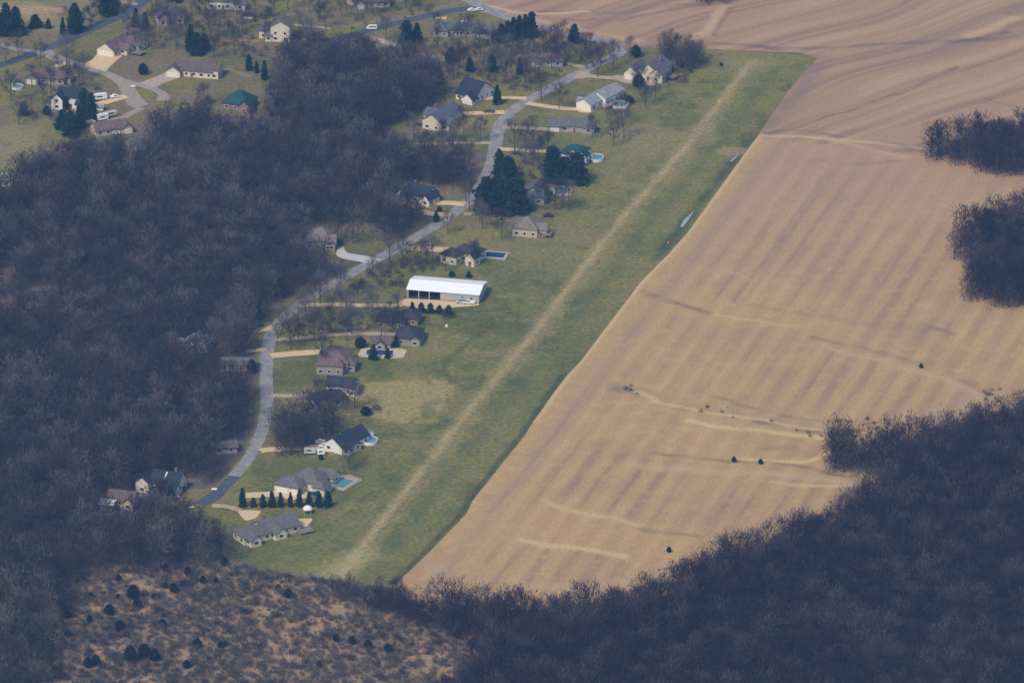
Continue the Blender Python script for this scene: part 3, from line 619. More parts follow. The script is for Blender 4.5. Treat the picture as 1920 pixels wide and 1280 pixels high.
H(992, 438, -12, [(-1, 1, 11, 11, 3.8, 3.8, 'hx'), (6, 0, 4.5, 6, 3.4, 1.8, 'gx')], 'tan', 'tan', 'tan house with a broad hip roof, below the widest evergreen clump', door=(1, 'f', 0), deck=(8.5, -2, 4, 5, 1.6))
H(600, 464, -8, [(0, 2, 12, 11, 4.2, 4.4, 'hx'), (5.6, 0, 3, 7, 4, 2, 'gx')], 'tan', 'stone', 'tan-roofed house at the wood edge above the wide white driveway', wins=True)
H(871, 490, -32, [(0, 4, 11, 9, 3.8, 2.8, 'hx'), (-4.2, -3, 8, 7, 3.8, 2.7, 'hx'), (5, -1.2, 4.4, 5, 3.8, 2.2, 'gy')], 'dark', 'cream', 'cream house with a dark hip roof beside the covered rectangular pool', door=(2, 'f', 0))
H(742, 612, -10, [(-2, 2, 12, 10, 3, 3.6, 'hx'), (5, 6, 8, 8, 3, 3.2, 'hx')], 'dark', 'brick', 'dark hip-roofed house below the row of small conifers, farther of a touching pair', wins=True)
H(768, 638, -10, [(0, 0, 10, 12, 3.2, 3.0, 'hx'), (3.5, -2, 4, 9, 3.1, 1.6, 'gy')], 'dark', 'stone', 'dark-roofed house with a pale stone end facing the airstrip, nearer of a touching pair', wins=True)
H(626, 692, -6, [(0, 4, 12.5, 15, 4.4, 4.2, 'hy'), (-1, -4.5, 11, 4, 4.2, 2.2, 'hx'), (7, 1, 4, 7, 3.4, 1.8, 'hx')], 'mauve', 'stone', 'large mauve-brown hip-roofed house with three windows in its stone front wall', [(0, 'l', 2, 5)])
H(714, 655, 0, [(0, 3, 8, 6, 2.6, 1.8, 'gx'), (-.5, 1, 4.4, 5, 2.6, 1.7, 'gy')], 'brown', 'grey', 'small pool house with a grey front gable behind the dark blue pool', name='pool_house')
H(639, 736, -14, [(0, 2, 11.5, 8, 3.6, 2.5, 'gx'), (5.5, 0, 2.5, 6, 3.6, 1.2, 'gx')], 'navy', 'white', 'white outbuilding with a navy roof, right behind a darker brown-roofed house', name='garage_building', cat='garage')
H(617, 756, 22, [(0, 1, 13, 8, 3, 2.6, 'hx'), (-4.5, -2, 4.5, 5, 2.9, 2, 'gy'), (2.6, -2.2, 5, 4, 2.9, 1.8, 'gx')], 'dark', 'dim', 'dark brown-roofed house touching the white outbuilding, with bare trees in front')
H(650, 836, -38, [(0, 2, 9, 13.5, 3.2, 3.2, 'gy'), (-.3, -6.4, 9.2, 3.6, 3.1, 3.05, 'gy'), (5.4, -3, 2.4, 8, 2.6, 1, 'gx')], 'navy', 'white', 'white house with a dark navy gable roof beside the round bright blue pool', [(1, 'f', 1.4, 4.8)], dorm=[(-3.6, 3.5, 3.6, 1, 6, .7, 'y')])
H(570, 914, -25, [(1, 4, 13, 12, 3.2, 4, 'hx'), (-3.6, -3.5, 11, 9, 3, 3, 'hx'), (8.6, -1, 5, 7, 3, 2.2, 'hx'), (6, 9.5, 7, 6, 3, 2.2, 'gx')], 'grey', 'cream', 'sprawling grey hip-roofed house with a rectangular pool on its right', [(1, 'f', -2, 4.6), (1, 'f', 3.2, 2.6)], door=(0, 'r', 3))
H(500, 1000, 32, [(4, 0, 16, 10, 3, 3, 'gx'), (-7, -1, 12, 9, 2.9, 2.6, 'hx'), (-9.5, -6.2, 4.5, 5, 2.9, 1.8, 'gy'), (2, -5.8, 5, 4.5, 3, 1.9, 'gy')], 'grey', 'cream', 'large sprawling grey-roofed house nearest the camera, below the row of ten conifers', chim=(0, 2, 7), deck=(13.6, -6.4, 6, 5, .8))
H(303, 918, -20, [(2, 2, 12, 9, 4, 3.4, 'gx'), (-6, -2, 5.5, 7, 4.6, 2.2, 'gy'), (6, -4, 5, 5, 3, 1.8, 'gx')], 'navy', 'cream', 'house with dark teal-blue roof and a long skylight in the wood at lower left', chim=(5, 3.2, 8.6), door=(0, 'f', 1))
sk = bpy.data.objects
H(228, 946, -15, [(0, 2, 10.5, 8, 2.8, 2.4, 'gx'), (4, -2, 4.5, 5, 2.8, 2, 'gy')], 'brown', 'tan', 'brown-roofed house at far lower left, behind the bright white flat roof')
H(202, 952, -10, [(0, 0, 5.4, 5.2, 2.5, .35, 'gx')], 'white', 'grey', 'small shed with a bright white flat roof, next to the brown-roofed house', name='shed', cat='shed', wins=False)
H(372, 654, -10, [(0, 0, 10, 8, 3.6, 2.6, 'gy'), (-6, -1, 4, 5, 3, 1.6, 'gx')], 'lgrey', 'white', 'pale house barely showing through the wood, left of the road at mid height')
H(446, 690, -4, [(0, 0, 14, 7, 2.8, 1.8, 'gx')], 'grey', 'white', 'long low pale building in the wood close beside the road')
H(352, 768, 0, [(0, 0, 8, 7, 3, 2, 'gx')], 'grey', 'dim', 'small pale house showing dimly deep inside the wood', wins=True)
H(420, 845, 10, [(0, 0, 10, 6, 2.6, 1.6, 'gx')], 'grey', 'dim', 'low whitish building at the wood edge above the lawn by the road')
H(2, 345, 10, [(0, 0, 9, 7, 3, 2, 'gx')], 'lgrey', 'white', 'pale building cut off by the left edge at the meadow corner')
H(275, 290, 15, [(0, 0, 9, 7, 3.6, 2.2, 'gx')], 'slate', 'grey', 'blue-grey house nearly hidden in bare trees below the low tan house')
H(466, 34, 0, [(0, 0, 4.4, 3.2, 1.8, .8, 'gx')], 'dark', 'white', 'small white garden shed with a dark roof on the lawn at the top', name='shed', cat='shed', wins=False)
H(188, 206, -10, [(0, 0, 3.2, 2.4, 1.8, .8, 'gx')], 'lgrey', 'white', 'tiny white shed on the grass between the two white campers', name='shed', cat='shed', wins=False)
# skylight of the teal-blue roof
for o in list(bpy.data.objects):
    if o.get('label', '').startswith('house with dark teal-blue roof and a long skylight'):
        for ch in o.children:
            if ch.name.startswith('roof'):
                m_ = MB(); m_.add([(1.6, -2.3, 4.65), (2.3, -2.3, 4.65), (2.3, 1.4, 7.4), (1.6, 1.4, 7.4), (1.6, -2.3, 4.35), (2.3, -2.3, 4.35), (2.3, 1.4, 7.1), (1.6, 1.4, 7.1)],
                                  [(0, 1, 2, 3), (7, 6, 5, 4), (0, 4, 5, 1), (1, 5, 6, 2), (2, 6, 7, 3), (3, 7, 4, 0)]); m_.build('skylight', M_WHITE, ch)

# ------------------------------------------------------------------ the long white shed
def barn():
    X, Y = at(838, 552); t = thing('machine_shed', 'long white-roofed metal shed with dark open bays, beside the grass airstrip', 'shed', (X, Y, .1), math.radians(-12))
    BUILT.append((X, Y, 17))
    w2, d2, h, rise = 15.5, 7.5, 4.0, 1.5
    W = MB()
    W.box(-w2, w2, d2-.2, d2, -.3, h)                                 # rear wall
    W.add([(w2-.2, -d2, -.3), (w2-.2, d2-.2, -.3), (w2-.2, d2-.2, h), (w2-.2, 0, h+rise), (w2-.2, -d2, h), (w2, -d2, -.3), (w2, d2-.2, -.3), (w2, d2-.2, h), (w2, 0, h+rise), (w2, -d2, h)],
          [(4, 3, 2, 1, 0), (5, 6, 7, 8, 9), (0, 1, 6, 5), (4, 9, 8, 3), (3, 8, 7, 2), (0, 5, 9, 4), (1, 2, 7, 6)])
    W.add([(-w2, -d2, -.3), (-w2, d2-.2, -.3), (-w2, d2-.2, h), (-w2, 0, h+rise), (-w2, -d2, h), (-w2+.2, -d2, -.3), (-w2+.2, d2-.2, -.3), (-w2+.2, d2-.2, h), (-w2+.2, 0, h+rise), (-w2+.2, -d2, h)],
          [(4, 3, 2, 1, 0), (5, 6, 7, 8, 9), (0, 1, 6, 5), (4, 9, 8, 3), (3, 8, 7, 2), (0, 5, 9, 4), (1, 2, 7, 6)])
    W.box(-1.2, w2-.203, -d2, -d2+.2, .35, h)                         # closed half of the front
    W.box(-w2+.203, -1.3, -d2+.01, -d2+.2, h-.3, h)                  # lintel over the bays
    for x in (-w2+.3, -10.6, -6.0): W.box(x-.2, x+.2, -d2-.02, -d2+.25, -.2, h-.305)
    m = mat('ribbed_white_siding', (.40, .385, .36), .7, .12, .5, .3)
    n = m.node_tree.nodes; l = m.node_tree.links
    W.build('wall', m, t)
    S = MB(); S.box(-1.2, w2-.4, -d2-.01, -d2+.19, -.3, .345); S.build('skirting', mat('dark_skirting', (.04, .045, .05), .8, .1), t)
    In = MB(); In.box(-1.5, -1.3, -d2+.3, d2-.3, -.2, h-.1); In.build('partition', mat('bay_shade_board', (.05, .05, .055), .9, .1), t)  # between bays and closed half; bay shade is put into its dark colour
    R = MB(); roof_gable(R, -w2, w2, -d2, d2, h+.02, rise, 'x', .45, .16); r = R.build('roof', M_WMETAL, t)
    for i in range(31):
        x = -w2+.5+i; q = MB()
    q = MB(); zr = h+.02+rise+.16*1.2
    q.box(-w2-.45, w2+.45, -.18, .18, zr-.02, zr+.05); q.build('ridge_cap', M_WHITE, r)
    G = MB()
    for k in range(4): G.box(1.2, 5.0, -d2-.08, -d2-.003, .4+k*.78, .4+k*.78+.74)
    G.build('sliding_door', mat('grey_door', (.40, .40, .40), .6, .05), t)
    for x in (8.4, 12.2):
        m1 = MB(); m1.box(x-.5, x+.5, -d2-.05, -d2-.003, 1.7, 2.6); wo = m1.build('window', M_GLASS, t)
        m2 = MB(); m2.box(x-.62, x+.62, -d2-.08, -d2-.002, 2.605, 2.7); m2.box(x-.62, x+.62, -d2-.08, -d2-.002, 1.6, 1.695); m2.build('frame', M_WHITE, wo)
    F = MB(); F.box(-w2+.25, -1.55, -d2+.3, d2-.25, -.2, -.02); F.build('floor_slab', mat('bay_shade_floor', (.05, .048, .045), .9, .2), t)  # slab coloured dark to paint in the shade of the open bays
    L2 = MB(); L2.box(-w2+.25, -1.55, d2-.45, d2-.3, -.015, h-.4); L2.build('bay_shade_lining', mat('bay_shade_board', (.05, .05, .055), .9, .1), t)  # dark sheet added over the rear wall as painted bay shade
    L3 = MB(); L3.box(-w2+.21, -w2+.3, -d2+.3, d2-.5, -.015, h-.4); L3.build('bay_shade_lining', mat('bay_shade_board', (.05, .05, .055), .9, .1), t)  # same painted shade, added along the left end wall
barn()

# ------------------------------------------------------------------ pools and yard things
M_POOLB = mat('pool_water_blue', (.09, .27, .38), .08, .06, .4, .6); M_POOLT = mat('pool_water_teal', (.11, .25, .26), .08, .08, .4, .6)
M_COVER = mat('navy_pool_cover', (.012, .05, .13), .6, .08, .4, .3); M_GCOVER = mat('grey_green_pool_cover', (.17, .25, .22), .6, .1, .4, .3)
def round_pool(px, py, rx, ry, rz, water, label, deck=None):
    X, Y = at(px, py); t = thing('pool', label, 'pool', (X, Y, .1), math.radians(rz))
    n = 28; ring_o = [(rx*math.cos(2*math.pi*i/n), ry*math.sin(2*math.pi*i/n)) for i in range(n)]
    s_in = [(a*.93, b*.93) for a, b in ring_o]
    W = MB(); vs = [(a, b, 0) for a, b in ring_o]+[(a, b, 1.25) for a, b in ring_o]+[(a, b, 1.25) for a, b in s_in]+[(a, b, .7) for a, b in s_in]
    fs = []
    for i in range(n):
        j = (i+1) % n; fs += [(i, j, n+j, n+i), (n+i, n+j, 2*n+j, 2*n+i), (2*n+i, 2*n+j, 3*n+j, 3*n+i)]
    W.add(vs, fs); W.build('pool_wall', M_WHITE, t)
    w_ = MB(); w_.add([(a, b, 1.05) for a, b in s_in], [tuple(range(n))]); w_.build('water' if 'cover' not in label else 'cover', water, t)
    if deck:
        x, y, ww, dd = deck; d_ = MB(); d_.box(x-ww/2, x+ww/2, y-dd/2, y+dd/2, 1.1, 1.3)
        for sx in (-1, 1):
            for sy in (-1, 1): d_.box(x+sx*(ww/2-.2)-.1, x+sx*(ww/2-.2)+.1, y+sy*(dd/2-.2)-.1, y+sy*(dd/2-.2)+.1, -.1, 2.1)
        d_.box(x-ww/2, x+ww/2, y+dd/2-.08, y+dd/2, 1.95, 2.05); d_.build('deck', mat('pale_deck', (.50, .47, .43), .8, .1), t)
    return t
round_pool(1162, 199, 4.4, 4.4, 0, M_GCOVER, 'round pool with a pale grey-green cover below the white house')
round_pool(1118, 299, 3.4, 4.2, 0, M_POOLT, 'small teal pool with a white deck beside the teal-roofed house', (-3.5, -1, 4, 6))
round_pool(1054, 361, 4.6, 5.0, 0, M_GCOVER, 'grey-green covered oval pool right of the half-hidden blue-grey house', (-5.6, 1, 5, 6))
round_pool(693, 829, 3.4, 3.8, 0, M_POOLB, 'round bright blue above-ground pool with a white deck by the navy-roofed house', (-1, 5.4, 5, 3.4))
round_pool(33, 166, 2.7, 3.0, 0, M_GCOVER, 'small round pale-covered pool at far left')
def rect_pool(px, py, w_, d_, rz, water, label, patio, pm, shape=None, pool_off=(0, 0)):
    X, Y = at(px, py); t = thing('pool', label, 'pool', (X, Y, .1), math.radians(rz))
    P = MB(); P.prism(patio, -.1, .22); P.build('patio', pm, t)
    ox, oy = pool_off
    C = MB(); e = .35; x0, x1, y0, y1 = ox-w_/2, ox+w_/2, oy-d_/2, oy+d_/2
    C.box(x0-e, x1+e, y0-e, y0, .0, .32); C.box(x0-e, x1+e, y1, y1+e, .0, .32); C.box(x0-e, x0, y0+.001, y1-.001, .0, .32); C.box(x1, x1+e, y0+.001, y1-.001, .0, .32)
    C.build('coping', M_CONC3, t)
    W = MB(); W.box(x0+.001, x1-.001, y0+.001, y1-.001, .1, .27); W.build('cover' if 'cover' in label else 'water', water, t)
rect_pool(928, 479, 8.6, 6.0, -12, M_COVER, 'rectangular pool under a navy cover, with a pale concrete surround', [(-5.6, -4.4), (5.6, -4.4), (5.6, 4.4), (-5.6, 4.4)], mat('pinkish_patio', (.42, .34, .28), .9, .1, .5, .2))
rect_pool(640, 906, 7.2, 8.6, -30, M_POOLT, 'rectangular teal pool in a tan patio beside the sprawling grey hip-roofed house', [(-6, -6.5), (5, -6.0), (5.6, 6.8), (-1, 8.5), (-6.5, 4)], mat('patio_tan', (.38, .29, .21), .9, .1, .5, .2))
rect_pool(712, 662, 11, 5.0, -4, M_COVER, 'dark blue covered pool between small conifers, in front of the pool house', [(-9, -4.4), (4, -6), (10.5, -4), (11, 3.5), (8, 5), (-8, 4.6)], mat('patio_cream', (.55, .45, .32), .9, .1, .5, .2))

def car(px, py, rz, c, label, kind='car', L_=4.5, name=None):
    X, Y = at(px, py); t = thing(name or 'parked_car', label, 'car' if kind == 'car' else kind, (X, Y, .28), math.radians(rz))
    cm = mat('paint_'+('_'.join(f'{int(v*100)}' for v in c)), c, .35, .03, .5, .5)
    W_ = 1.8; hl = L_/2
    prof = {'car': [(-hl, .35), (-hl, .85), (-hl*.55, .95), (-hl*.3, 1.42), (hl*.35, 1.45), (hl*.72, .98), (hl, .85), (hl, .35)],
            'van': [(-hl, .35), (-hl, 1.1), (-hl*.75, 1.25), (-hl*.5, 1.9), (hl*.95, 1.95), (hl, 1.6), (hl, .35)],
            'pickup truck': [(-hl, .4), (-hl, 1.0), (-hl*.5, 1.1), (-hl*.32, 1.75), (hl*.12, 1.75), (hl*.18, 1.1), (hl, 1.1), (hl, .4)],
            'camper': [(-hl, .5), (-hl, 2.2), (-hl*.85, 2.9), (hl*.95, 2.9), (hl, 2.5), (hl, .5)],
            'trailer': [(-hl, .5), (-hl, 2.0), (-hl*.95, 2.2), (hl*.95, 2.2), (hl, 2.0), (hl, .5)]}[kind]
    if kind in ('camper', 'trailer'): W_ = 2.3
    B = MB(); n = len(prof)
    B.add([(x, -W_/2, z) for x, z in prof]+[(x, W_/2, z) for x, z in prof], [tuple(range(n)), tuple(range(2*n-1, n-1, -1))]+[(i, i+n, (i+1) % n+n, (i+1) % n) for i in range(n)])
    B.build('body', cm, t)
    G = MB()
    if kind == 'car': g = [(-hl*.48, 1.0), (-hl*.28, 1.36), (hl*.33, 1.38), (hl*.6, 1.0)]
    elif kind == 'van': g = [(-hl*.66, 1.28), (-hl*.47, 1.78), (hl*.8, 1.82), (hl*.8, 1.3)]
    elif kind == 'pickup truck': g = [(-hl*.44, 1.12), (-hl*.3, 1.68), (hl*.1, 1.68), (hl*.12, 1.12)]
    else: g = [(-hl*.5, 1.5), (-hl*.5, 2.1), (hl*.3, 2.1), (hl*.3, 1.5)]
    G.add([(x, -W_/2-.015, z) for x, z in g]+[(x, W_/2+.015, z) for x, z in g], [(0, 1, 2, 3), (7, 6, 5, 4), (0, 4, 5, 1), (1, 5, 6, 2), (2, 6, 7, 3), (3, 7, 4, 0)])
    G.build('windows', M_GLASS, t)
    for x in (-hl*.62, hl*.62):
        for s in (-1, 1):
            w_ = MB(); w_.cyl(x, s*(W_/2-.12)-.11, 0, .22, .34, n=12, axis='y')
            w_.v = [(a, b, c_+.33) for a, b, c_ in w_.v]; w_.build('wheel', M_TYRE, t)
    return t
WH = (.80, .80, .78)
car(187, 188, 20, WH, 'long white camper parked beside the big evergreens at the left', 'camper', 6.6, 'camper')
car(215, 184, 25, WH, 'white car at the mouth of the tan drive beside the gravel circle', 'car', 4.4)
car(192, 226, 28, WH, 'white camper standing along the lower gravel lane', 'camper', 5.2, 'camper')
car(207, 219, 35, (.5, .5, .5), 'pale grey flatbed trailer behind the camper on the lower gravel lane', 'trailer', 6.4, 'trailer')
car(171, 232, 10, WH, 'small white car nearest the evergreens on the lower gravel lane', 'car', 3.8)
car(697, 56, 5, WH, 'white van driving on the upper left road', 'van', 4.9, 'van')
car(917, 212, -5, (.10, .08, .09), 'dark car parked across the drive of the grey house with cream end wall', 'car', 5.2)
car(1028, 407, -3, (.09, .02, .035), 'dark maroon car right of the tan hip-roofed house', 'car', 4.6)
car(879, 570, -8, WH, 'white pickup truck in front of the long shed', 'pickup truck', 5.4, 'pickup_truck')
car(866, 569, -8, (.45, .45, .45), 'grey van beside the white pickup in front of the long shed', 'van', 4.6, 'van')
car(797, 466, 0, WH, 'white van on the drive left of the cream dark-roofed house', 'van', 5.0, 'van')
car(610, 839, -3, WH, 'white pickup truck outside the white garage gable', 'pickup truck', 5.2, 'pickup_truck')
car(600, 831, 5, WH, 'white car on the drive edge above the white pickup', 'car', 3.9)
car(581, 851, 0, (.55, .55, .52), 'low grey-white trailer along the lower edge of the drive', 'trailer', 4.6, 'trailer')
car(602, 853, 0, WH, 'short white trailer at the lawn corner below the drive', 'trailer', 3.0, 'trailer')
car(592, 928, -8, (.02, .07, .22), 'blue car beside the grey hip-roofed house behind the conifer row', 'car', 4.6)
car(484, 613, 30, (.015, .05, .10), 'dark blue car at the end of the short drive left of the road', 'car', 4.4)
car(338, 918, -5, (.05, .05, .07), 'dark car parked right of the lone teal-blue roofed house', 'car', 4.8)
car(332, 656, 35, WH, 'white car half hidden in the wood left of the pale house', 'car', 4.2)
car(870, 46, 10, WH, 'white car parked behind the upper long grey house', 'car', 4.6)
car(884, 22, 10, WH, 'white car left of the pair at the road fork', 'car', 3.8)
car(898, 21, 10, (.7, .7, .68), 'pale car right of the pair at the road fork', 'car', 3.8)
car(217, 252, -4, WH, 'white car at the wood edge below the low tan house', 'car', 3.8)
def tank(px, py, label, rz=0):
    X, Y = at(px, py); t = thing('propane_tank', label, 'gas tank', (X, Y, .1), math.radians(rz), None); t.scale = (.75, .8, .8)
    B = MB(); n = 14; secs = [(-1.6, .05), (-1.5, .35), (-1.25, .55), (1.25, .55), (1.5, .35), (1.6, .05)]
    vs = []; fs = []
    for x, r in secs: vs += [(x, r*math.cos(2*math.pi*i/n), .85+r*math.sin(2*math.pi*i/n)) for i in range(n)]
    for k in range(len(secs)-1): fs += [(k*n+i, k*n+(i+1) % n, (k+1)*n+(i+1) % n, (k+1)*n+i) for i in range(n)]
    B.add(vs, fs); B.build('tank', M_WHITE, t)
    d = MB(); d.cyl(0, 0, 1.42, 1.62, .2, n=10); d.build('valve_cover', M_WHITE, t)
    for x in (-1, 1):
        f = MB(); f.box(x-.1, x+.1, -.4, .4, 0, .4); f.build('foot', M_BRICK, t)
tank(250, 165, 'white propane tank on the grass inside the gravel fork'); tank(402, 920, 'white propane tank on grass at the end of the lower road')
tank(359, 954, 'white propane tank in the yard below the dead end'); tank(331, 934, 'white propane tank right of the lone teal-blue roofed house')
# white dome tent / canopy
X, Y = at(577, 962); t = thing('garden_tent', 'white domed garden tent right of the nearest house', 'tent', (X, Y, .1))
m_ = MB(); n = 16; secs = [(2.0, 1.9), (1.7, 2.5), (1.1, 3.0), (.4, 3.25), (.03, 3.3)]; vs = []; fs = []
for r, z in secs: vs += [(r*math.cos(2*math.pi*i/n), r*math.sin(2*math.pi*i/n), z) for i in range(n)]
for k in range(4): fs += [(k*n+i, k*n+(i+1) % n, (k+1)*n+(i+1) % n, (k+1)*n+i) for i in range(n)]
m_.add(vs, fs); m_.build('canopy', M_WHITE, t)
for i in range(4):
    p_ = MB(); p_.cyl(1.8*math.cos(i*math.pi/2+.7), 1.8*math.sin(i*math.pi/2+.7), 0, 2.0, .06, n=6); p_.build('pole', M_WHITE, t)
# orange marker and white marker of the strip
X, Y = at(1253, 457); t = thing('marker_cone', 'orange marker cone on the strip edge near the puddle', 'marker', (X, Y, .1))
m_ = MB(); m_.cyl(0, 0, .08, 1.0, .55, .12, 12); m_.build('cone', mat('orange_paint', (.75, .20, .04), .6, .05), t); m_ = MB(); m_.box(-.6, .6, -.6, .6, 0, .075); m_.build('base', M_TYRE, t)
X, Y = at(837, 612); t = thing('marker_cone', 'small white marker on the lawn right of the paired dark houses', 'marker', (X, Y, .1))
m_ = MB(); m_.cyl(0, 0, .08, .9, .6, .25, 12); m_.build('cone', M_WHITE, t); m_ = MB(); m_.box(-.65, .65, -.65, .65, 0, .075); m_.build('base', M_WHITE, t)
# blue parasol
X, Y = at(608, 906); t = thing('parasol', 'blue garden parasol on the patio left of the teal pool', 'parasol', (X, Y, .1))
m_ = MB(); m_.cyl(0, 0, 2.1, 2.8, 1.5, .05, 8); m_.build('canopy', mat('blue_cloth', (.06, .2, .5), .8, .05), t); m_ = MB(); m_.cyl(0, 0, 0, 2.1, .05, n=6); m_.build('pole', M_WHITE, t)

# ------------------------------------------------------------------ trees
def unit(v): return v/np.maximum(np.linalg.norm(v, axis=-1, keepdims=True), 1e-9)
def tubes(segs, n=3):
    """segs: list of (p0, p1, r0, r1) -> triangles"""
    V = []; F = []
    for p0, p1, r0, r1 in segs:
        p0 = np.array(p0); p1 = np.array(p1); d = unit(p1-p0); a = unit(np.cross(d, [0.31, .9, .2])); b = np.cross(d, a)
        o = len(V)
        for p, r in ((p0, r0), (p1, r1)):
            for i in range(n): th = 2*math.pi*i/n; V.append(p+a*r*math.cos(th)+b*r*math.sin(th))
        for i in range(n):
            j = (i+1) % n; F += [(o+i, o+j, o+n+j), (o+i, o+n+j, o+n+i)]
    return np.array(V), np.array(F)
def slivers(P, Dv, ln, wd, r):
    n = len(P); side = unit(np.cross(Dv, r.normal(size=(n, 3))))
    V = np.empty((n*3, 3)); V[0::3] = P-side*(wd/2)[:, None]; V[1::3] = P+side*(wd/2)[:, None]; V[2::3] = P+Dv*ln[:, None]
    return V, np.arange(n*3).reshape(-1, 3)
def bare_proto(seed, H_=16, R=4.6, ntwig=700, tw=.11, base=.17, under=0):
    r = np.random.default_rng(seed)
    lean = r.normal(0, .03, 2)*H_
    trunk = [((0, 0, -.3), (lean[0]*.3, lean[1]*.3, H_*.3), .30, .22), ((lean[0]*.3, lean[1]*.3, H_*.3), (lean[0]*.7, lean[1]*.7, H_*.62), .22, .12)]
    br = []; ends = []
    nl = r.integers(7, 10)
    for i in range(nl):
        t = base+(.62-base)*i/(nl-1)+r.normal(0, .02); z0 = H_*t; p0 = np.array([lean[0]*t, lean[1]*t, z0])
        ang = i*2.4+r.normal(0, .4); out = R*(1.0-.5*max(0, (t-.45)/.25))*r.uniform(.55, .85); up = H_*r.uniform(.16, .3)
        p1 = p0+np.array([math.cos(ang)*out*.6, math.sin(ang)*out*.6, up*.6]); p2 = p0+np.array([math.cos(ang)*out, math.sin(ang)*out, up*1.1])
        br += [(p0, p1, .13, .08), (p1, p2, .08, .045)]
        for k in range(5):
            b0 = p0+(p2-p0)*r.uniform(.35, 1); d = unit(np.array([math.cos(ang)*.6, math.sin(ang)*.6, .8])+r.normal(0, .55, 3)); b1 = b0+d*r.uniform(1.4, 2.6)
            br.append((b0, b1, .05, .02)); ends.append(b1); ends.append((b0+b1)/2)
    top = np.array([lean[0]*.7, lean[1]*.7, H_*.62])
    for k in range(9):
        d = unit(np.array([0, 0, 1.0])+r.normal(0, .42, 3)); b1 = top+d*H_*r.uniform(.18, .34); br.append((top, b1, .09, .03))
        for q in range(4):
            b2 = b1+unit(d+r.normal(0, .7, 3))*r.uniform(1, 2); br.append((b1, b2, .035, .015)); ends.append(b2)
        ends.append(b1)
    ends = np.array(ends); cen = np.array([lean[0]*.6, lean[1]*.6, H_*.6])
    k = r.integers(0, len(ends), ntwig); P = ends[k]+r.normal(0, .75, (ntwig, 3))
    Dv = unit(unit(P-cen)*.8+np.array([0, 0, .5])+r.normal(0, .5, (ntwig, 3)))
    tv, tf = slivers(P, Dv, r.uniform(.8, 1.9, ntwig), r.uniform(.6, 1.3, ntwig)*tw, r)
    if under:
        q = int(ntwig*under); a = r.uniform(0, 6.28, q); d = R*1.05*np.sqrt(r.uniform(0, 1, q)); z = r.uniform(.1, H_*.5, q)
        P2 = np.stack([d*np.cos(a), d*np.sin(a), z], 1); D2 = unit(np.array([0, 0, .8])+r.normal(0, .6, (q, 3)))
        v2, f2 = slivers(P2, D2, r.uniform(.8, 2.0, q), r.uniform(.6, 1.3, q)*tw, r); tf = np.vstack([tf, f2+len(tv)]); tv = np.vstack([tv, v2])
    Tv, Tf = tubes(trunk, 6); Bv, Bf = tubes(br, 3)
    Cv = np.vstack([Bv, tv]); Cf = np.vstack([Bf, tf+len(Bv)])
    return Tv, Tf, Cv, Cf
def spruce_proto(seed, H_=12, R=3.2, n=1300, shape=.85, core=.55, leaf=.9):
    r = np.random.default_rng(seed)
    t = r.uniform(0, 1, n)**1.25*.97+.02; ang = r.uniform(0, 2*math.pi, n)
    lobes = 1+.20*np.sin(ang*3+seed)+.16*np.sin(ang*7+t*15)+.12*np.sin(ang*2-t*9)
    layer = 1+.10*np.sin(t*H_*4.2+r.normal(0, .4, n))+.38*(vnoise(ang*1.6+seed, t*H_*.75, seed)-.5)*2*(.6+t)
    rad = R*(1-t)**shape*lobes*layer*np.clip((t+.02)/.06, .7, 1)
    rr = rad*r.uniform(.35, 1.12, n)**.6
    z = .4+t*(H_-.4); P = np.stack([rr*np.cos(ang), rr*np.sin(ang), z], 1)
    Dv = unit(np.stack([np.cos(ang), np.sin(ang), np.full(n, -.15)], 1)+r.normal(0, .4, (n, 3)))
    V, F = slivers(P-Dv*.3, Dv, r.uniform(.7, 1.3, n)*leaf, r.uniform(.35, .7, n)*leaf, r)
    m_ = 9; hv = []; hf = []
    zs = [.5, H_*.1, H_*.35, H_*.6, H_*.8, H_*.97]
    for z_ in zs:
        q = R*core*max(.02, 1-z_/H_)**shape
        for i in range(m_): a = 2*math.pi*i/m_; k = q*.85*(1+.25*math.sin(a*3+seed+z_)); hv.append((k*math.cos(a), k*math.sin(a), z_))
    for k in range(len(zs)-1):
        for i in range(m_): j = (i+1) % m_; hf += [(k*m_+i, k*m_+j, (k+1)*m_+j), (k*m_+i, (k+1)*m_+j, (k+1)*m_+i)]
    Cv = np.vstack([V, hv]); Cf = np.vstack([F, np.array(hf)+len(V)])
    Tv, Tf = tubes([((0, 0, -.3), (0, 0, H_*.5), .22, .1)], 6)
    return Tv, Tf, Cv, Cf
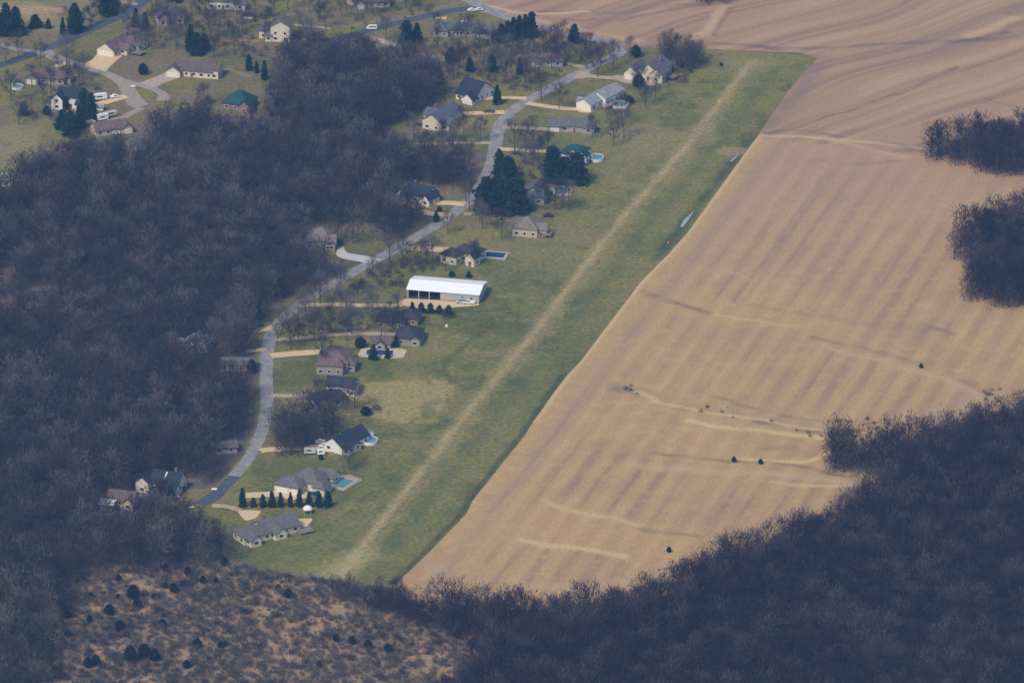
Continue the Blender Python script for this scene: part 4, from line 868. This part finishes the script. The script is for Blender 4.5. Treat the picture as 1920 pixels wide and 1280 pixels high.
def cedar_proto(seed, H_=4.5, R=1.9, n=600):
    r = np.random.default_rng(seed); d = unit(r.normal(size=(n, 3))); s = r.uniform(.6, 1, n)**.5
    lump = 1+.2*np.sin(d[:, 0]*5+seed)*np.cos(d[:, 1]*4)
    P = np.stack([d[:, 0]*R*s*lump, d[:, 1]*R*s*lump, H_*.52+d[:, 2]*H_*.46*s], 1)
    P[:, :2] *= (1.15-.55*(P[:, 2:3]/H_))
    V, F = slivers(P, unit(d+np.array([0, 0, .5])+r.normal(0, .5, (n, 3))), r.uniform(.4, .9, n), r.uniform(.3, .55, n), r)
    hv = []; hf = []; m_ = 8
    for z_, q in ((.25, .35), (.25*H_, .62), (.5*H_, .68), (.75*H_, .45), (.92*H_, .05)):
        for i in range(m_): a = 2*math.pi*i/m_; hv.append((R*q*math.cos(a), R*q*math.sin(a), z_))
    for k in range(4):
        for i in range(m_): j = (i+1) % m_; hf += [(k*m_+i, k*m_+j, (k+1)*m_+j), (k*m_+i, (k+1)*m_+j, (k+1)*m_+i)]
    F = np.vstack([F, np.array(hf)+len(V)]); V = np.vstack([V, hv])
    Tv, Tf = tubes([((0, 0, -.3), (0, 0, H_*.7), .15, .05)], 5)
    return Tv, Tf, V, F
def shrub_proto(seed, H_=2.6, R=1.8, n=170):
    r = np.random.default_rng(seed); segs = []
    for i in range(7):
        a = r.uniform(0, 6.28); segs.append(((0, 0, 0), (math.cos(a)*R*.6, math.sin(a)*R*.6, H_*.75), .05, .02))
    Bv, Bf = tubes(segs, 3)
    d = unit(np.abs(r.normal(size=(n, 3)))*np.sign(r.normal(size=(n, 3))*np.array([1, 1, 0])+np.array([0, 0, 1])))
    s = r.uniform(.3, .9, n); P = d*np.array([R, R, H_])*s[:, None]*.85
    V, F = slivers(P, unit(d+r.normal(0, .4, (n, 3))), r.uniform(.5, 1.1, n), r.uniform(.06, .13, n), r)
    return Bv, Bf, V, F
BARE = [bare_proto(100+i, 16+(i % 3), 4.8+.4*(i % 4), 1700, .085) for i in range(8)]
def protomesh(p, nm, mt, mc): return (mesh_np(nm+'_trunk', p[0], p[1], mt), mesh_np(nm+'_crown', p[2], p[3], mc))
BAREW = [bare_proto(150+i, 15+(i % 3), 4.8+.4*(i % 3), 1000, .13, .17, .5) for i in range(6)]
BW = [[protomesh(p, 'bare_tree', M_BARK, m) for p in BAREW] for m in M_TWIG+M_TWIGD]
BM = [[protomesh(p, 'bare_tree', M_BARK, m) for p in BARE] for m in M_TWIG]
SPR = [protomesh(spruce_proto(200+i, 12, 3.1+.2*i, 1500, .62, .55, 1.25), 'spruce', M_BARK, M_CONIF) for i in range(5)]
SPR_W = [protomesh(spruce_proto(230+i, 12, 4.8, 2600, .40, .7, 1.5), 'spruce', M_BARK, M_CONIF) for i in range(3)]
CED = [protomesh(cedar_proto(300+i, 4.5, 1.9), 'cedar', M_BARK, M_CEDAR) for i in range(4)]
SHR = [protomesh(shrub_proto(320+i), 'shrub', M_BARK, M_TWIG[i % 3]) for i in range(4)]
def plant(name, pm, px, py, s, label, cat, group=None, rz=None, sz=None, sxy=None, xy=None):
    X, Y = xy if xy is not None else at(px, py)
    t = thing(name, label, cat, (X, Y, .05), random.uniform(0, 6.28) if rz is None else rz, group)
    t.scale = ((sxy or s), (sxy or s), (sz or s))
    obj('trunk', pm[0], t); obj('crown', pm[1], t)
    return t
# conifers: (base px, base py, height px, width px, label)
CON = [(12, 66, 58, 34, 'tall dark evergreen cut by the left edge near the top', 0), (30, 66, 52, 30, 'tall dark evergreen second from the left edge near the top', 0), (66, 52, 24, 26, 'low broad evergreen right of the tall pair at top left', 0), (91, 54, 18, 12, 'narrow small evergreen between the low broad one and the tall cone', 0),
       (141, 62, 54, 34, 'tall cone-shaped spruce above the upper left road', 0), (118, 66, 32, 11, 'narrow young conifer touching the tall cone-shaped spruce', 0), (205, 26, 44, 40, 'dark evergreen at the top edge left of the road', 0), (255, 52, 36, 15, 'narrow conifer in the bare trees right of the upper road', 0), (272, 58, 34, 16, 'conifer left of the pale grey two-gabled house', 0), (330, 5, 20, 18, 'small evergreen at the top edge by the pale grey house', 0), (358, 97, 50, 20, 'tallest of the three-spruce clump above the ranch house', 0), (370, 104, 42, 22, 'middle spruce of the clump above the ranch house', 0), (384, 93, 30, 18, 'shortest spruce of the clump above the ranch house', 0),
       (467, 132, 30, 14, 'slim conifer on the green slope right of the ranch house', 0), (481, 137, 22, 10, 'small conifer just right of the slim one on the slope', 0), (496, 150, 36, 12, 'narrow conifer at the wood edge on the slope', 0), (268, 140, 20, 18, 'round dark bush on the lawn left of the ranch drive', 1), (45, 217, 27, 17, 'lone small conifer on the far left lawn', 0), (88, 216, 16, 14, 'low evergreen bush left of the white two-storey house', 1),
       (118, 242, 36, 26, 'leftmost evergreen of the big dark clump below the white two-storey house', 0), (133, 256, 48, 30, 'nearest evergreen of the big dark clump below the white two-storey house', 0), (150, 240, 42, 26, 'middle evergreen of the big dark clump below the white two-storey house', 0), (172, 226, 52, 20, 'tall evergreen at the right end of the big clump, by the campers', 0), (158, 212, 46, 22, 'farthest evergreen of the big clump, against the dark blue roof', 0), (122, 205, 24, 14, 'small evergreen in front of the white two-storey house', 0),
       (763, 82, 42, 26, 'taller left spruce of the pair below the upper road', 2), (782, 82, 38, 20, 'right spruce of the pair below the upper road', 0), (940, 80, 34, 22, 'leftmost of the dark spruce row near the road fork', 0), (952, 76, 36, 20, 'second from left in the dark spruce row near the road fork', 0), (963, 74, 40, 20, 'third from left in the dark spruce row near the road fork', 0), (974, 72, 42, 20, 'fourth from left in the dark spruce row near the road fork', 0), (985, 71, 43, 20, 'fifth from left in the dark spruce row near the road fork', 0), (997, 70, 46, 20, 'tallest rightmost of the dark spruce row near the road fork', 2),
       (1077, 80, 34, 22, 'lone spruce beside the road left of the field', 0), (845, 118, 28, 20, 'dark conifer right of the purple wood near the top', 0), (881, 134, 26, 16, 'small conifer left above the navy-roofed house', 0), (922, 134, 30, 17, 'small conifer right above the navy-roofed house', 0), (974, 140, 30, 12, 'slim conifer on the slope left of the road', 0), (932, 196, 36, 16, 'conifer in front of the drive of the navy-roofed house', 0),
       (936, 330, 50, 22, 'pointed evergreen at the back of the large clump beside the road', 0), (952, 336, 42, 30, 'evergreen right behind the widest clump beside the road', 2), (912, 396, 62, 46, 'left tree of the widest evergreen clump beside the road', 2), (940, 398, 68, 50, 'middle tree of the widest evergreen clump beside the road', 2), (968, 397, 62, 44, 'right tree of the widest evergreen clump beside the road', 2),
       (1036, 338, 62, 34, 'pointed evergreen left of the teal-roofed house', 2), (1058, 342, 46, 36, 'low middle evergreen below the teal-roofed house', 2), (1082, 344, 56, 38, 'broad dark evergreen at the lawn edge below the teal-roofed house', 2),
       (818, 416, 21, 12, 'small conifer beside the drive junction left of the road', 0), (824, 397, 10, 9, 'tiny evergreen bush above the small roadside conifer', 1), (847, 518, 10, 10, 'tiny evergreen behind the long shed, left one', 0), (879, 520, 12, 11, 'tiny evergreen behind the long shed, right one', 0),
       (700, 674, 28, 16, 'conifer at the left end of the dark blue pool', 0), (727, 672, 20, 11, 'conifer at the middle of the dark blue pool', 0), (742, 650, 22, 10, 'slim evergreen right behind the pool house', 0), (676, 652, 20, 20, 'dark evergreen bush between the mauve house and pool house', 1),
       (1197, 163, 22, 22, 'dark rounded evergreen bush in front of the cream gabled house', 1), (1192, 108, 22, 18, 'dark evergreen behind the cream gabled house near the road', 1), (1180, 194, 13, 16, 'dark bush right of the covered round pool', 1), (686, 778, 15, 20, 'dark blue-green bush alone on the open lawn', 1), (472, 700, 26, 18, 'evergreen at the wood edge touching the road', 1), (305, 925, 26, 26, 'evergreen in front of the lone teal-blue roofed house', 1), (318, 940, 22, 20, 'evergreen right in front of the lone teal-blue roofed house', 1), (602, 862, 10, 9, 'small round bush between the drive and the grey hip roof', 1), (1275, 128, 18, 14, 'dark bush right of the cream gabled house', 1)]
for (px, py, hp, wp, lab, k) in CON:
    s = scale_at(py); hm = hp/(s*CE); wm_ = wp/s/2
    pm = random.choice([SPR, CED, SPR_W][k]); H0, R0 = ((12, 3.4), (4.5, 1.9), (12, 4.8))[k]
    plant('evergreen_bush' if k == 1 else 'spruce_tree', pm, px, py, 1, lab, 'bush' if k == 1 else 'tree', sz=hm/H0, sxy=wm_/R0)
for i, (px, hp) in enumerate([(773, 19), (790, 19), (807, 19), (824, 16), (841, 17)]):
    s = scale_at(586); plant('spruce_tree', random.choice(SPR), px, 585+i, 1, 'small spruce in the row of five in front of the long shed', 'tree', 'row of five small spruces before the long shed', sz=hp/s/CE/12, sxy=6.5/s/3.4)
for i, (px, hp, wp) in enumerate([(455, 36, 15), (475, 18, 10), (493, 24, 12), (510, 30, 14), (526, 28, 12), (545, 28, 10), (562, 34, 13), (580, 30, 15), (598, 28, 13), (615, 30, 17)]):
    s = scale_at(950); plant('spruce_tree', random.choice(SPR), px, 950, 1, 'small dark spruce in the row of ten between the two nearest grey-roofed houses', 'tree', 'row of ten spruces between the two nearest houses', sz=hp/s/CE/12, sxy=wp/2/s/3.4)
for (px, py, wp) in [(310, 1070, 16), (352, 1078, 18), (380, 1092, 16), (420, 1060, 20), (405, 1092, 12), (155, 1088, 13), (222, 1088, 14), (170, 1122, 14), (222, 1122, 11), (250, 1122, 30), (257, 1140, 22), (205, 1152, 24), (310, 1102, 14), (326, 1110, 20), (342, 1098, 12), (288, 1122, 12), (128, 1158, 16), (168, 1166, 16), (225, 1182, 24), (305, 1175, 18), (395, 1124, 10), (522, 1106, 14), (540, 1120, 20), (370, 1214, 22), (413, 1214, 14), (630, 1202, 17), (660, 1207, 18), (690, 1216, 20), (728, 1222, 19), (697, 1138, 18), (792, 1140, 18), (812, 1148, 20), (830, 1160, 20), (850, 1172, 22), (858, 1196, 20), (180, 1246, 22), (245, 1240, 34), (270, 1232, 30), (290, 1238, 26), (165, 1250, 22), (598, 1250, 14), (350, 1252, 18)]:
    s = scale_at(py); plant('cedar_bush', random.choice(CED), px, py, wp/s/5.0, 'rounded dark cedar bush on the tan scrubby slope at lower left', 'bush', 'cedars scattered on the scrubby slope')
for (px, py, s_) in [(1727, 690, .45), (1376, 866, .5), (1426, 870, .5), (1254, 1035, .5), (1352, 124, .4)]:
    plant('cedar_bush', random.choice(CED), px, py, s_, {1727: 'lone dark bush far out in the stubble toward the right', 1376: 'left of two small dark bushes on the field drain', 1426: 'right of two small dark bushes on the field drain', 1254: 'small dark bush at the field edge near the lower wood', 1352: 'tiny dark bush by the bare bed at the top of the strip'}[px], 'bush')
plant('shrub', SHR[3], 705, 770, 1.6, 'orange-brown shrub beside the dark bush on the lawn', 'bush')
plant('shrub', SHR[1], 840, 596, 2.2, 'reddish bare shrub at the right end of the five small spruces', 'bush')
plant('shrub', SHR[0], 1250, 150, 2.0, 'bare shrub bed right of the cream gabled house', 'bush')

# keepouts in base pixels, so that houses, roads and lawns show
KEEP = [(560, 425, 720, 505, .9), (325, 645, 400, 690, .5), (412, 685, 480, 712, .8), (335, 755, 370, 800, .7), (400, 835, 445, 890, .2), (262, 895, 360, 965, .97), (185, 930, 270, 1000, .95), (0, 535, 110, 610, .4), (370, 575, 560, 600, .7),
        (735, 350, 820, 405, .95), (165, 225, 262, 300, .92), (265, 275, 285, 320, .6), (-60, 330, 20, 385, .9), (395, 160, 512, 262, 1), (360, 915, 460, 1000, 1), (330, 920, 380, 985, .9), (615, 310, 640, 345, .5), (90, 480, 125, 520, .4)]
def free(px, py, x, y, r_=1.0):
    for (a, b, c, d_, p) in KEEP:
        if a <= px <= c and b <= py <= d_ and random.random() < p: return False
    for (X, Y, r) in BUILT:
        if (x-X)**2+(y-Y)**2 < (r+2)**2: return False
    return True
ROADP = A([(880, 2), (1000, 48), (1172, 92), (1100, 130), (990, 188), (932, 245), (928, 290), (888, 370), (790, 440), (660, 512), (560, 572), (502, 640), (498, 700), (502, 760), (470, 855), (415, 918)])
W1 = [(-300, 440), (-100, 395), (0, 372), (60, 340), (150, 300), (230, 290), (290, 268), (345, 248), (430, 240), (490, 225), (520, 165), (525, 125), (600, 108), (700, 118), (790, 130), (832, 170), (800, 212), (740, 232), (700, 262), (692, 303), (800, 322), (900, 332), (893, 350), (860, 355), (740, 350), (735, 395), (800, 405), (770, 440), (700, 470), (650, 500), (570, 545), (500, 590), (485, 640), (486, 700), (488, 780), (455, 850), (425, 885), (390, 915), (330, 970), (400, 1010), (440, 1050), (420, 1062), (300, 1068), (150, 1082), (120, 1150), (90, 1230), (80, 1420), (-300, 1420)]
W2 = [(1555, 888), (1560, 862), (1640, 858), (1760, 850), (1850, 812), (1940, 780), (2250, 740), (2250, 1420), (780, 1420), (880, 1290), (905, 1235), (860, 1190), (800, 1160), (1000, 1168), (1120, 1165), (1200, 1150), (1300, 1100), (1440, 1048), (1540, 1008), (1640, 958), (1690, 915), (1640, 896)]
W3 = [(1725, 300), (1760, 285), (1830, 272), (1950, 262), (2250, 255), (2250, 350), (1920, 334), (1850, 327)]
W4 = [(1785, 490), (1800, 455), (1850, 430), (1950, 415), (2250, 400), (2250, 610), (1920, 582), (1800, 568), (1835, 530), (1830, 502)]
W5 = [(1285, -12), (1375, -10), (1370, 8), (1300, 8)]
W6 = [(515, 812), (560, 806), (640, 800), (632, 815), (590, 835), (560, 855), (515, 860)]
W8 = [(690, 1122), (750, 1122), (800, 1142), (870, 1180), (870, 1205), (800, 1185), (740, 1160), (640, 1122), (620, 1108)]
W7 = [(1235, 105), (1300, 95), (1320, 125), (1290, 140), (1255, 130)]
def scatter(poly, spacing, seed, test=True):
    P = A(poly); r = np.random.default_rng(seed); x0, y0 = P.min(0); x1, y1 = P.max(0)
    xs = np.arange(x0, x1, spacing); ys = np.arange(y0, y1, spacing*.87)
    X, Y = np.meshgrid(xs, ys); X = X+(np.arange(len(ys)) % 2)[:, None]*spacing/2
    X = X+r.uniform(-.42, .42, X.shape)*spacing; Y = Y+r.uniform(-.42, .42, X.shape)*spacing
    X = X.ravel(); Y = Y.ravel(); k = inpoly(X, Y, P); X, Y = X[k], Y[k]
    d, _, _ = nearest(X, Y, ROADP, False); k = d > 7; X, Y = X[k], Y[k]
    out = []
    for x, y in zip(X, Y):
        v = Vector((x, y, 0))-cam_loc; dz = v.y*CE-v.z*SE; px = 960+FPX*v.x/dz; py = 640-FPX*(v.y*SE+v.z*CE)/dz
        if not test or free(px, py, x, y): out.append((x, y, px, py))
    return out
wood = []
for poly, sp, sd_ in ((W1, 5.6, 1), (W2, 4.8, 2), (W3, 5.2, 3), (W4, 5.2, 4), (W5, 5, 5), (W6, 5.2, 6), (W7, 5.2, 7), (W8, 4.0, 8)):
    for q in scatter(poly, sp, sd_):
        if sd_ == 1 and fbm(np.array([q[0]]), np.array([q[1]]), 24, 88, 3)[0] > .67 and random.random() < .7: continue
        wood.append((*q, sd_))
# the largest-showing ones become trees of their own
inview = [q for q in wood if q[4] != 8 and -10 < q[2] < 1930 and q[3] < 1290 and q[3] > 20]
inview.sort(key=lambda q: -q[3])
YARD = [(1210, 200), (1228, 190), (1300, 130), (1100, 130), (1125, 120), (1150, 130), (1105, 100), (1040, 95), (1055, 90), (1060, 112), (1020, 105), (1045, 120), (1090, 112), (1010, 150), (1015, 190), (1048, 205), (1035, 130), (930, 120), (900, 110), (960, 105), (860, 100), (820, 90), (1000, 270), (985, 285), (1010, 300), (965, 290), (1145, 245), (1150, 275), (1000, 320), (1020, 395), (1040, 395), (1055, 390), (1050, 340), (985, 400), (870, 250), (900, 265), (855, 262), (790, 300), (760, 310), (940, 450), (905, 430), (890, 500), (770, 500), (790, 505), (730, 500), (755, 495), (810, 500), (700, 525), (672, 570), (640, 560), (600, 570), (590, 580), (800, 495), (545, 655), (560, 645), (590, 640), (620, 625), (660, 628), (690, 620), (735, 620), (650, 640), (715, 632), (560, 615), (575, 600), (520, 650), (605, 690), (625, 600), (655, 880), (650, 775), (600, 778), (620, 775), (665, 765), (95, 175), (60, 165), (125, 170), (110, 140), (150, 170), (125, 122), (300, 65), (320, 75), (285, 95), (330, 95), (350, 80), (240, 70), (230, 55), (295, 40), (360, 30), (375, 30), (390, 35), (180, 30), (170, 50), (420, 70), (455, 60), (515, 30), (495, 75), (560, 60), (600, 40), (610, 55), (580, 25), (640, 35), (670, 30), (700, 30), (720, 20), (760, 15), (785, 22), (650, 20), (440, 100), (410, 90), (400, 110), (340, 60), (800, 130), (850, 150), (1170, 260), (840, 440), (880, 395), (900, 415), (20, 190), (10, 120), (60, 220), (95, 225), (480, 40), (445, 45), (1290, 120), (540, 20), (575, 75), (430, 25), (405, 55), (315, 50), (265, 75), (255, 95), (395, 75), (380, 200), (75, 130), (35, 110), (130, 130), (155, 150), (80, 195), (35, 235), (725, 75), (820, 60), (900, 90), (875, 85), (925, 110), (950, 125), (995, 150), (1010, 130), (950, 155), (985, 165), (1070, 125), (1120, 145), (1180, 110), (860, 130), (775, 265), (830, 265), (850, 300), (820, 300), (880, 310), (740, 290), (1200, 180), (1165, 235), (1110, 260), (1025, 295), (985, 310), (1065, 395), (1070, 340), (1015, 380), (835, 510), (720, 540), (650, 600), (700, 600), (580, 625), (530, 625), (980, 120), (1000, 95), (745, 605), (555, 560), (870, 130), (905, 150)]
NEAR = inview[:300-len(YARD)]; nearset = set(id(q) for q in NEAR)
def ylabel(px, py):
    where = 'near the top left houses' if px < 540 and py < 240 else ('among the upper houses' if py < 260 else ('by the middle houses along the road' if py < 560 else 'by the lower houses along the road'))
    side = 'left' if px < 940 - max(0, py-230)*.9 else 'right'
    return f'leafless yard tree {where}'
for px, py in YARD:
    k = random.choices([0, 1, 2, 3], [3, 2, 5, 2])[0]
    if (1000 < px < 1110 and 85 < py < 125): k = 3
    plant('bare_tree', random.choice(BM[k]), px, py, random.uniform(.6, .95) if py > 250 else random.uniform(.55, .9), ylabel(px, py), 'tree', 'leafless trees '+ylabel(px, py).replace('leafless yard tree ', ''))
for (x, y, px, py, wd_) in NEAR:
    k = random.choices([0, 1, 2], [4, 2, 3])[0]
    lab, g = ('leafless tree in the near edge of the dark wood at lower right', 'near trees of the lower right wood') if px > 760 else ('leafless tree in the near part of the wood at lower left', 'near trees of the lower left wood')
    plant('bare_tree', random.choice(BW[k+(4 if px > 760 else 0)]), 0, 0, random.uniform(.6, 1.15), lab, 'tree', g, xy=(x, y))
# the rest of the woods: one mass per wood
STF = [bare_proto(500+i, 15+(i % 3), 5.0, 430, .22, .17, .6) for i in range(6)]
def merged(name, items, protos, mats, label, cat, smin, smax, seed):
    r = np.random.default_rng(seed); VV = []; FF = []; MI = []; off = 0
    for it in items:
        p = protos[r.integers(len(protos))]; s = r.uniform(smin, smax); a = r.uniform(0, 6.28); ca, sa = math.cos(a)*s, math.sin(a)*s
        mi = r.choice(len(mats)-1, p=[.42, .22, .28, .08][:len(mats)-1] if len(mats) == 5 else None)
        for part, (v, f) in enumerate(((p[0], p[1]), (p[2], p[3]))):
            q = np.empty_like(v, dtype=np.float32); q[:, 0] = v[:, 0]*ca-v[:, 1]*sa+it[0]; q[:, 1] = v[:, 0]*sa+v[:, 1]*ca+it[1]; q[:, 2] = v[:, 2]*s
            VV.append(q); FF.append(f.astype(np.int32)+off); off += len(v)
            MI.append(np.full(len(f), len(mats)-1 if part == 0 else mi, np.int32))
    me = mesh_np(name, np.vstack(VV), np.vstack(FF), mats[0])
    for m in mats[1:]: me.materials.append(m)
    me.polygons.foreach_set('material_index', np.concatenate(MI))
    o = obj(name, me); o['kind'] = 'stuff'; tag(o, label, cat); return o
rest = [q for q in wood if id(q) not in nearset]
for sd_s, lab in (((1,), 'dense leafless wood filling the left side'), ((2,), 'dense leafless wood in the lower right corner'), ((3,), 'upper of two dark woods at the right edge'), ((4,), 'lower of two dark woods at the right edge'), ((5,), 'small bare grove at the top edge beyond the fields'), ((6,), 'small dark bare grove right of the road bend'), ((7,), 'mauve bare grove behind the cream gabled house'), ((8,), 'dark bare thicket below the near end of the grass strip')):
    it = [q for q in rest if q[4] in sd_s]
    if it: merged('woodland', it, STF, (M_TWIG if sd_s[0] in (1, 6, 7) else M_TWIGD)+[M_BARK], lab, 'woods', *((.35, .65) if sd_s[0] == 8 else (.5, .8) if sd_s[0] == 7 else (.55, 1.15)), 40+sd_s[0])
# brush on the slope, low shrubs along field drains and wood edges
br = scatter(BRUSH, 2.9, 77, False)
br = [q for q in br if fbm(np.array([q[0]]), np.array([q[1]]), 11, 14, 4)[0] < .72]
SP = [shrub_proto(400+i, 2.8, 2.0, 150) for i in range(5)]
merged('scrub', br, SP, [M_TWIG[0], M_TWIG[2], M_TWIG[2], M_TWIG[1], M_BARK], 'low grey-brown scrub covering the tan slope at lower left', 'scrub', .4, 1.45, 91)
ug = []
for poly, sp, sd_ in (([(800, 75), (930, 85), (1010, 85), (1110, 95), (1150, 110), (1060, 155), (1000, 180), (930, 160), (850, 150), (800, 130)], 5.5, 1), ([(270, 20), (520, 15), (560, 60), (500, 110), (410, 105), (330, 90), (270, 90)], 7.0, 2),
                      ([(700, 255), (800, 245), (910, 265), (900, 325), (700, 300)], 5.0, 3), ([(30, 150), (180, 150), (200, 170), (120, 180), (40, 165)], 6, 4), ([(0, 215), (130, 205), (120, 235), (60, 225)], 6, 5), ([(335, 195), (400, 185), (500, 205), (500, 235), (330, 245)], 5.0, 6),
                      ([(520, 585), (760, 590), (740, 620), (520, 640)], 5.2, 7), ([(930, 285), (1040, 290), (1060, 330), (1000, 400), (960, 330)], 6, 8), ([(640, 490), (850, 480), (760, 540), (600, 545)], 5.6, 9), ([(650, 20), (860, 5), (780, 35), (640, 60)], 8, 10),
                      ([(120, 20), (230, -5), (250, 10), (170, 50)], 6, 11), ([(380, 935), (440, 975), (440, 1050), (330, 985), (300, 930)], 5, 12), ([(1225, 140), (1300, 125), (1290, 160), (1235, 168)], 5, 13)):
    ug += [q for q in scatter(poly, sp, sd_+300, False) if free(q[2], q[3], q[0], q[1])]
UP = [shrub_proto(430+i, 4.6, 2.6, 210) for i in range(5)]
merged('undergrowth', ug, UP, [M_TWIG[0], M_TWIG[1], M_TWIG[2], M_TWIG[3], M_BARK], 'bare thicket and saplings between the yards along the road', 'undergrowth', .45, 1.15, 95)
sc = []
for pts, n_ in (([(1160, 727), (1190, 735)], 8), ([(1300, 765), (1480, 797)], 7), ([(1490, 804), (1540, 813)], 4), ([(1850, 745), (1880, 740)], 10), ([(1560, 812), (1640, 800), (1760, 812), (1850, 800)], 60), ([(760, 1098), (900, 1130), (1100, 1150)], 60), ([(1220, 1090), (1330, 1040)], 20)):
    P = A(pts)
    for i in range(n_):
        k = random.randrange(len(P)-1); tt = random.random(); p = P[k]*(1-tt)+P[k+1]*tt; sc.append((p[0]+random.gauss(0, 2.0), p[1]+random.gauss(0, 4.0)))
merged('scrub', sc, SP, [M_TWIG[0], M_TWIG[1], M_TWIG[2], M_TWIG[2], M_BARK], 'low brown scrub along the field drains and the edges of the lower right wood', 'scrub', .25, .8, 92)

# ------------------------------------------------------------------ haze
hb = MB(); hb.box(-8050, 8050, -8050, 8050, -1, 1040)
hm_ = bpy.data.materials.new('haze'); hm_.use_nodes = True; n = hm_.node_tree.nodes; n.clear()
out = n.new('ShaderNodeOutputMaterial'); pv = n.new('ShaderNodeVolumePrincipled')
pv.inputs['Color'].default_value = (.24, .50, 1.0, 1); pv.inputs['Density'].default_value = .000058; pv.inputs['Anisotropy'].default_value = 0.0
hm_.node_tree.links.new(pv.outputs[0], out.inputs['Volume'])
hz = hb.build('haze', hm_); hz['kind'] = 'stuff'
print('woods', len(wood), 'inview', len(inview), 'yard', len(YARD), 'brush', len(br))
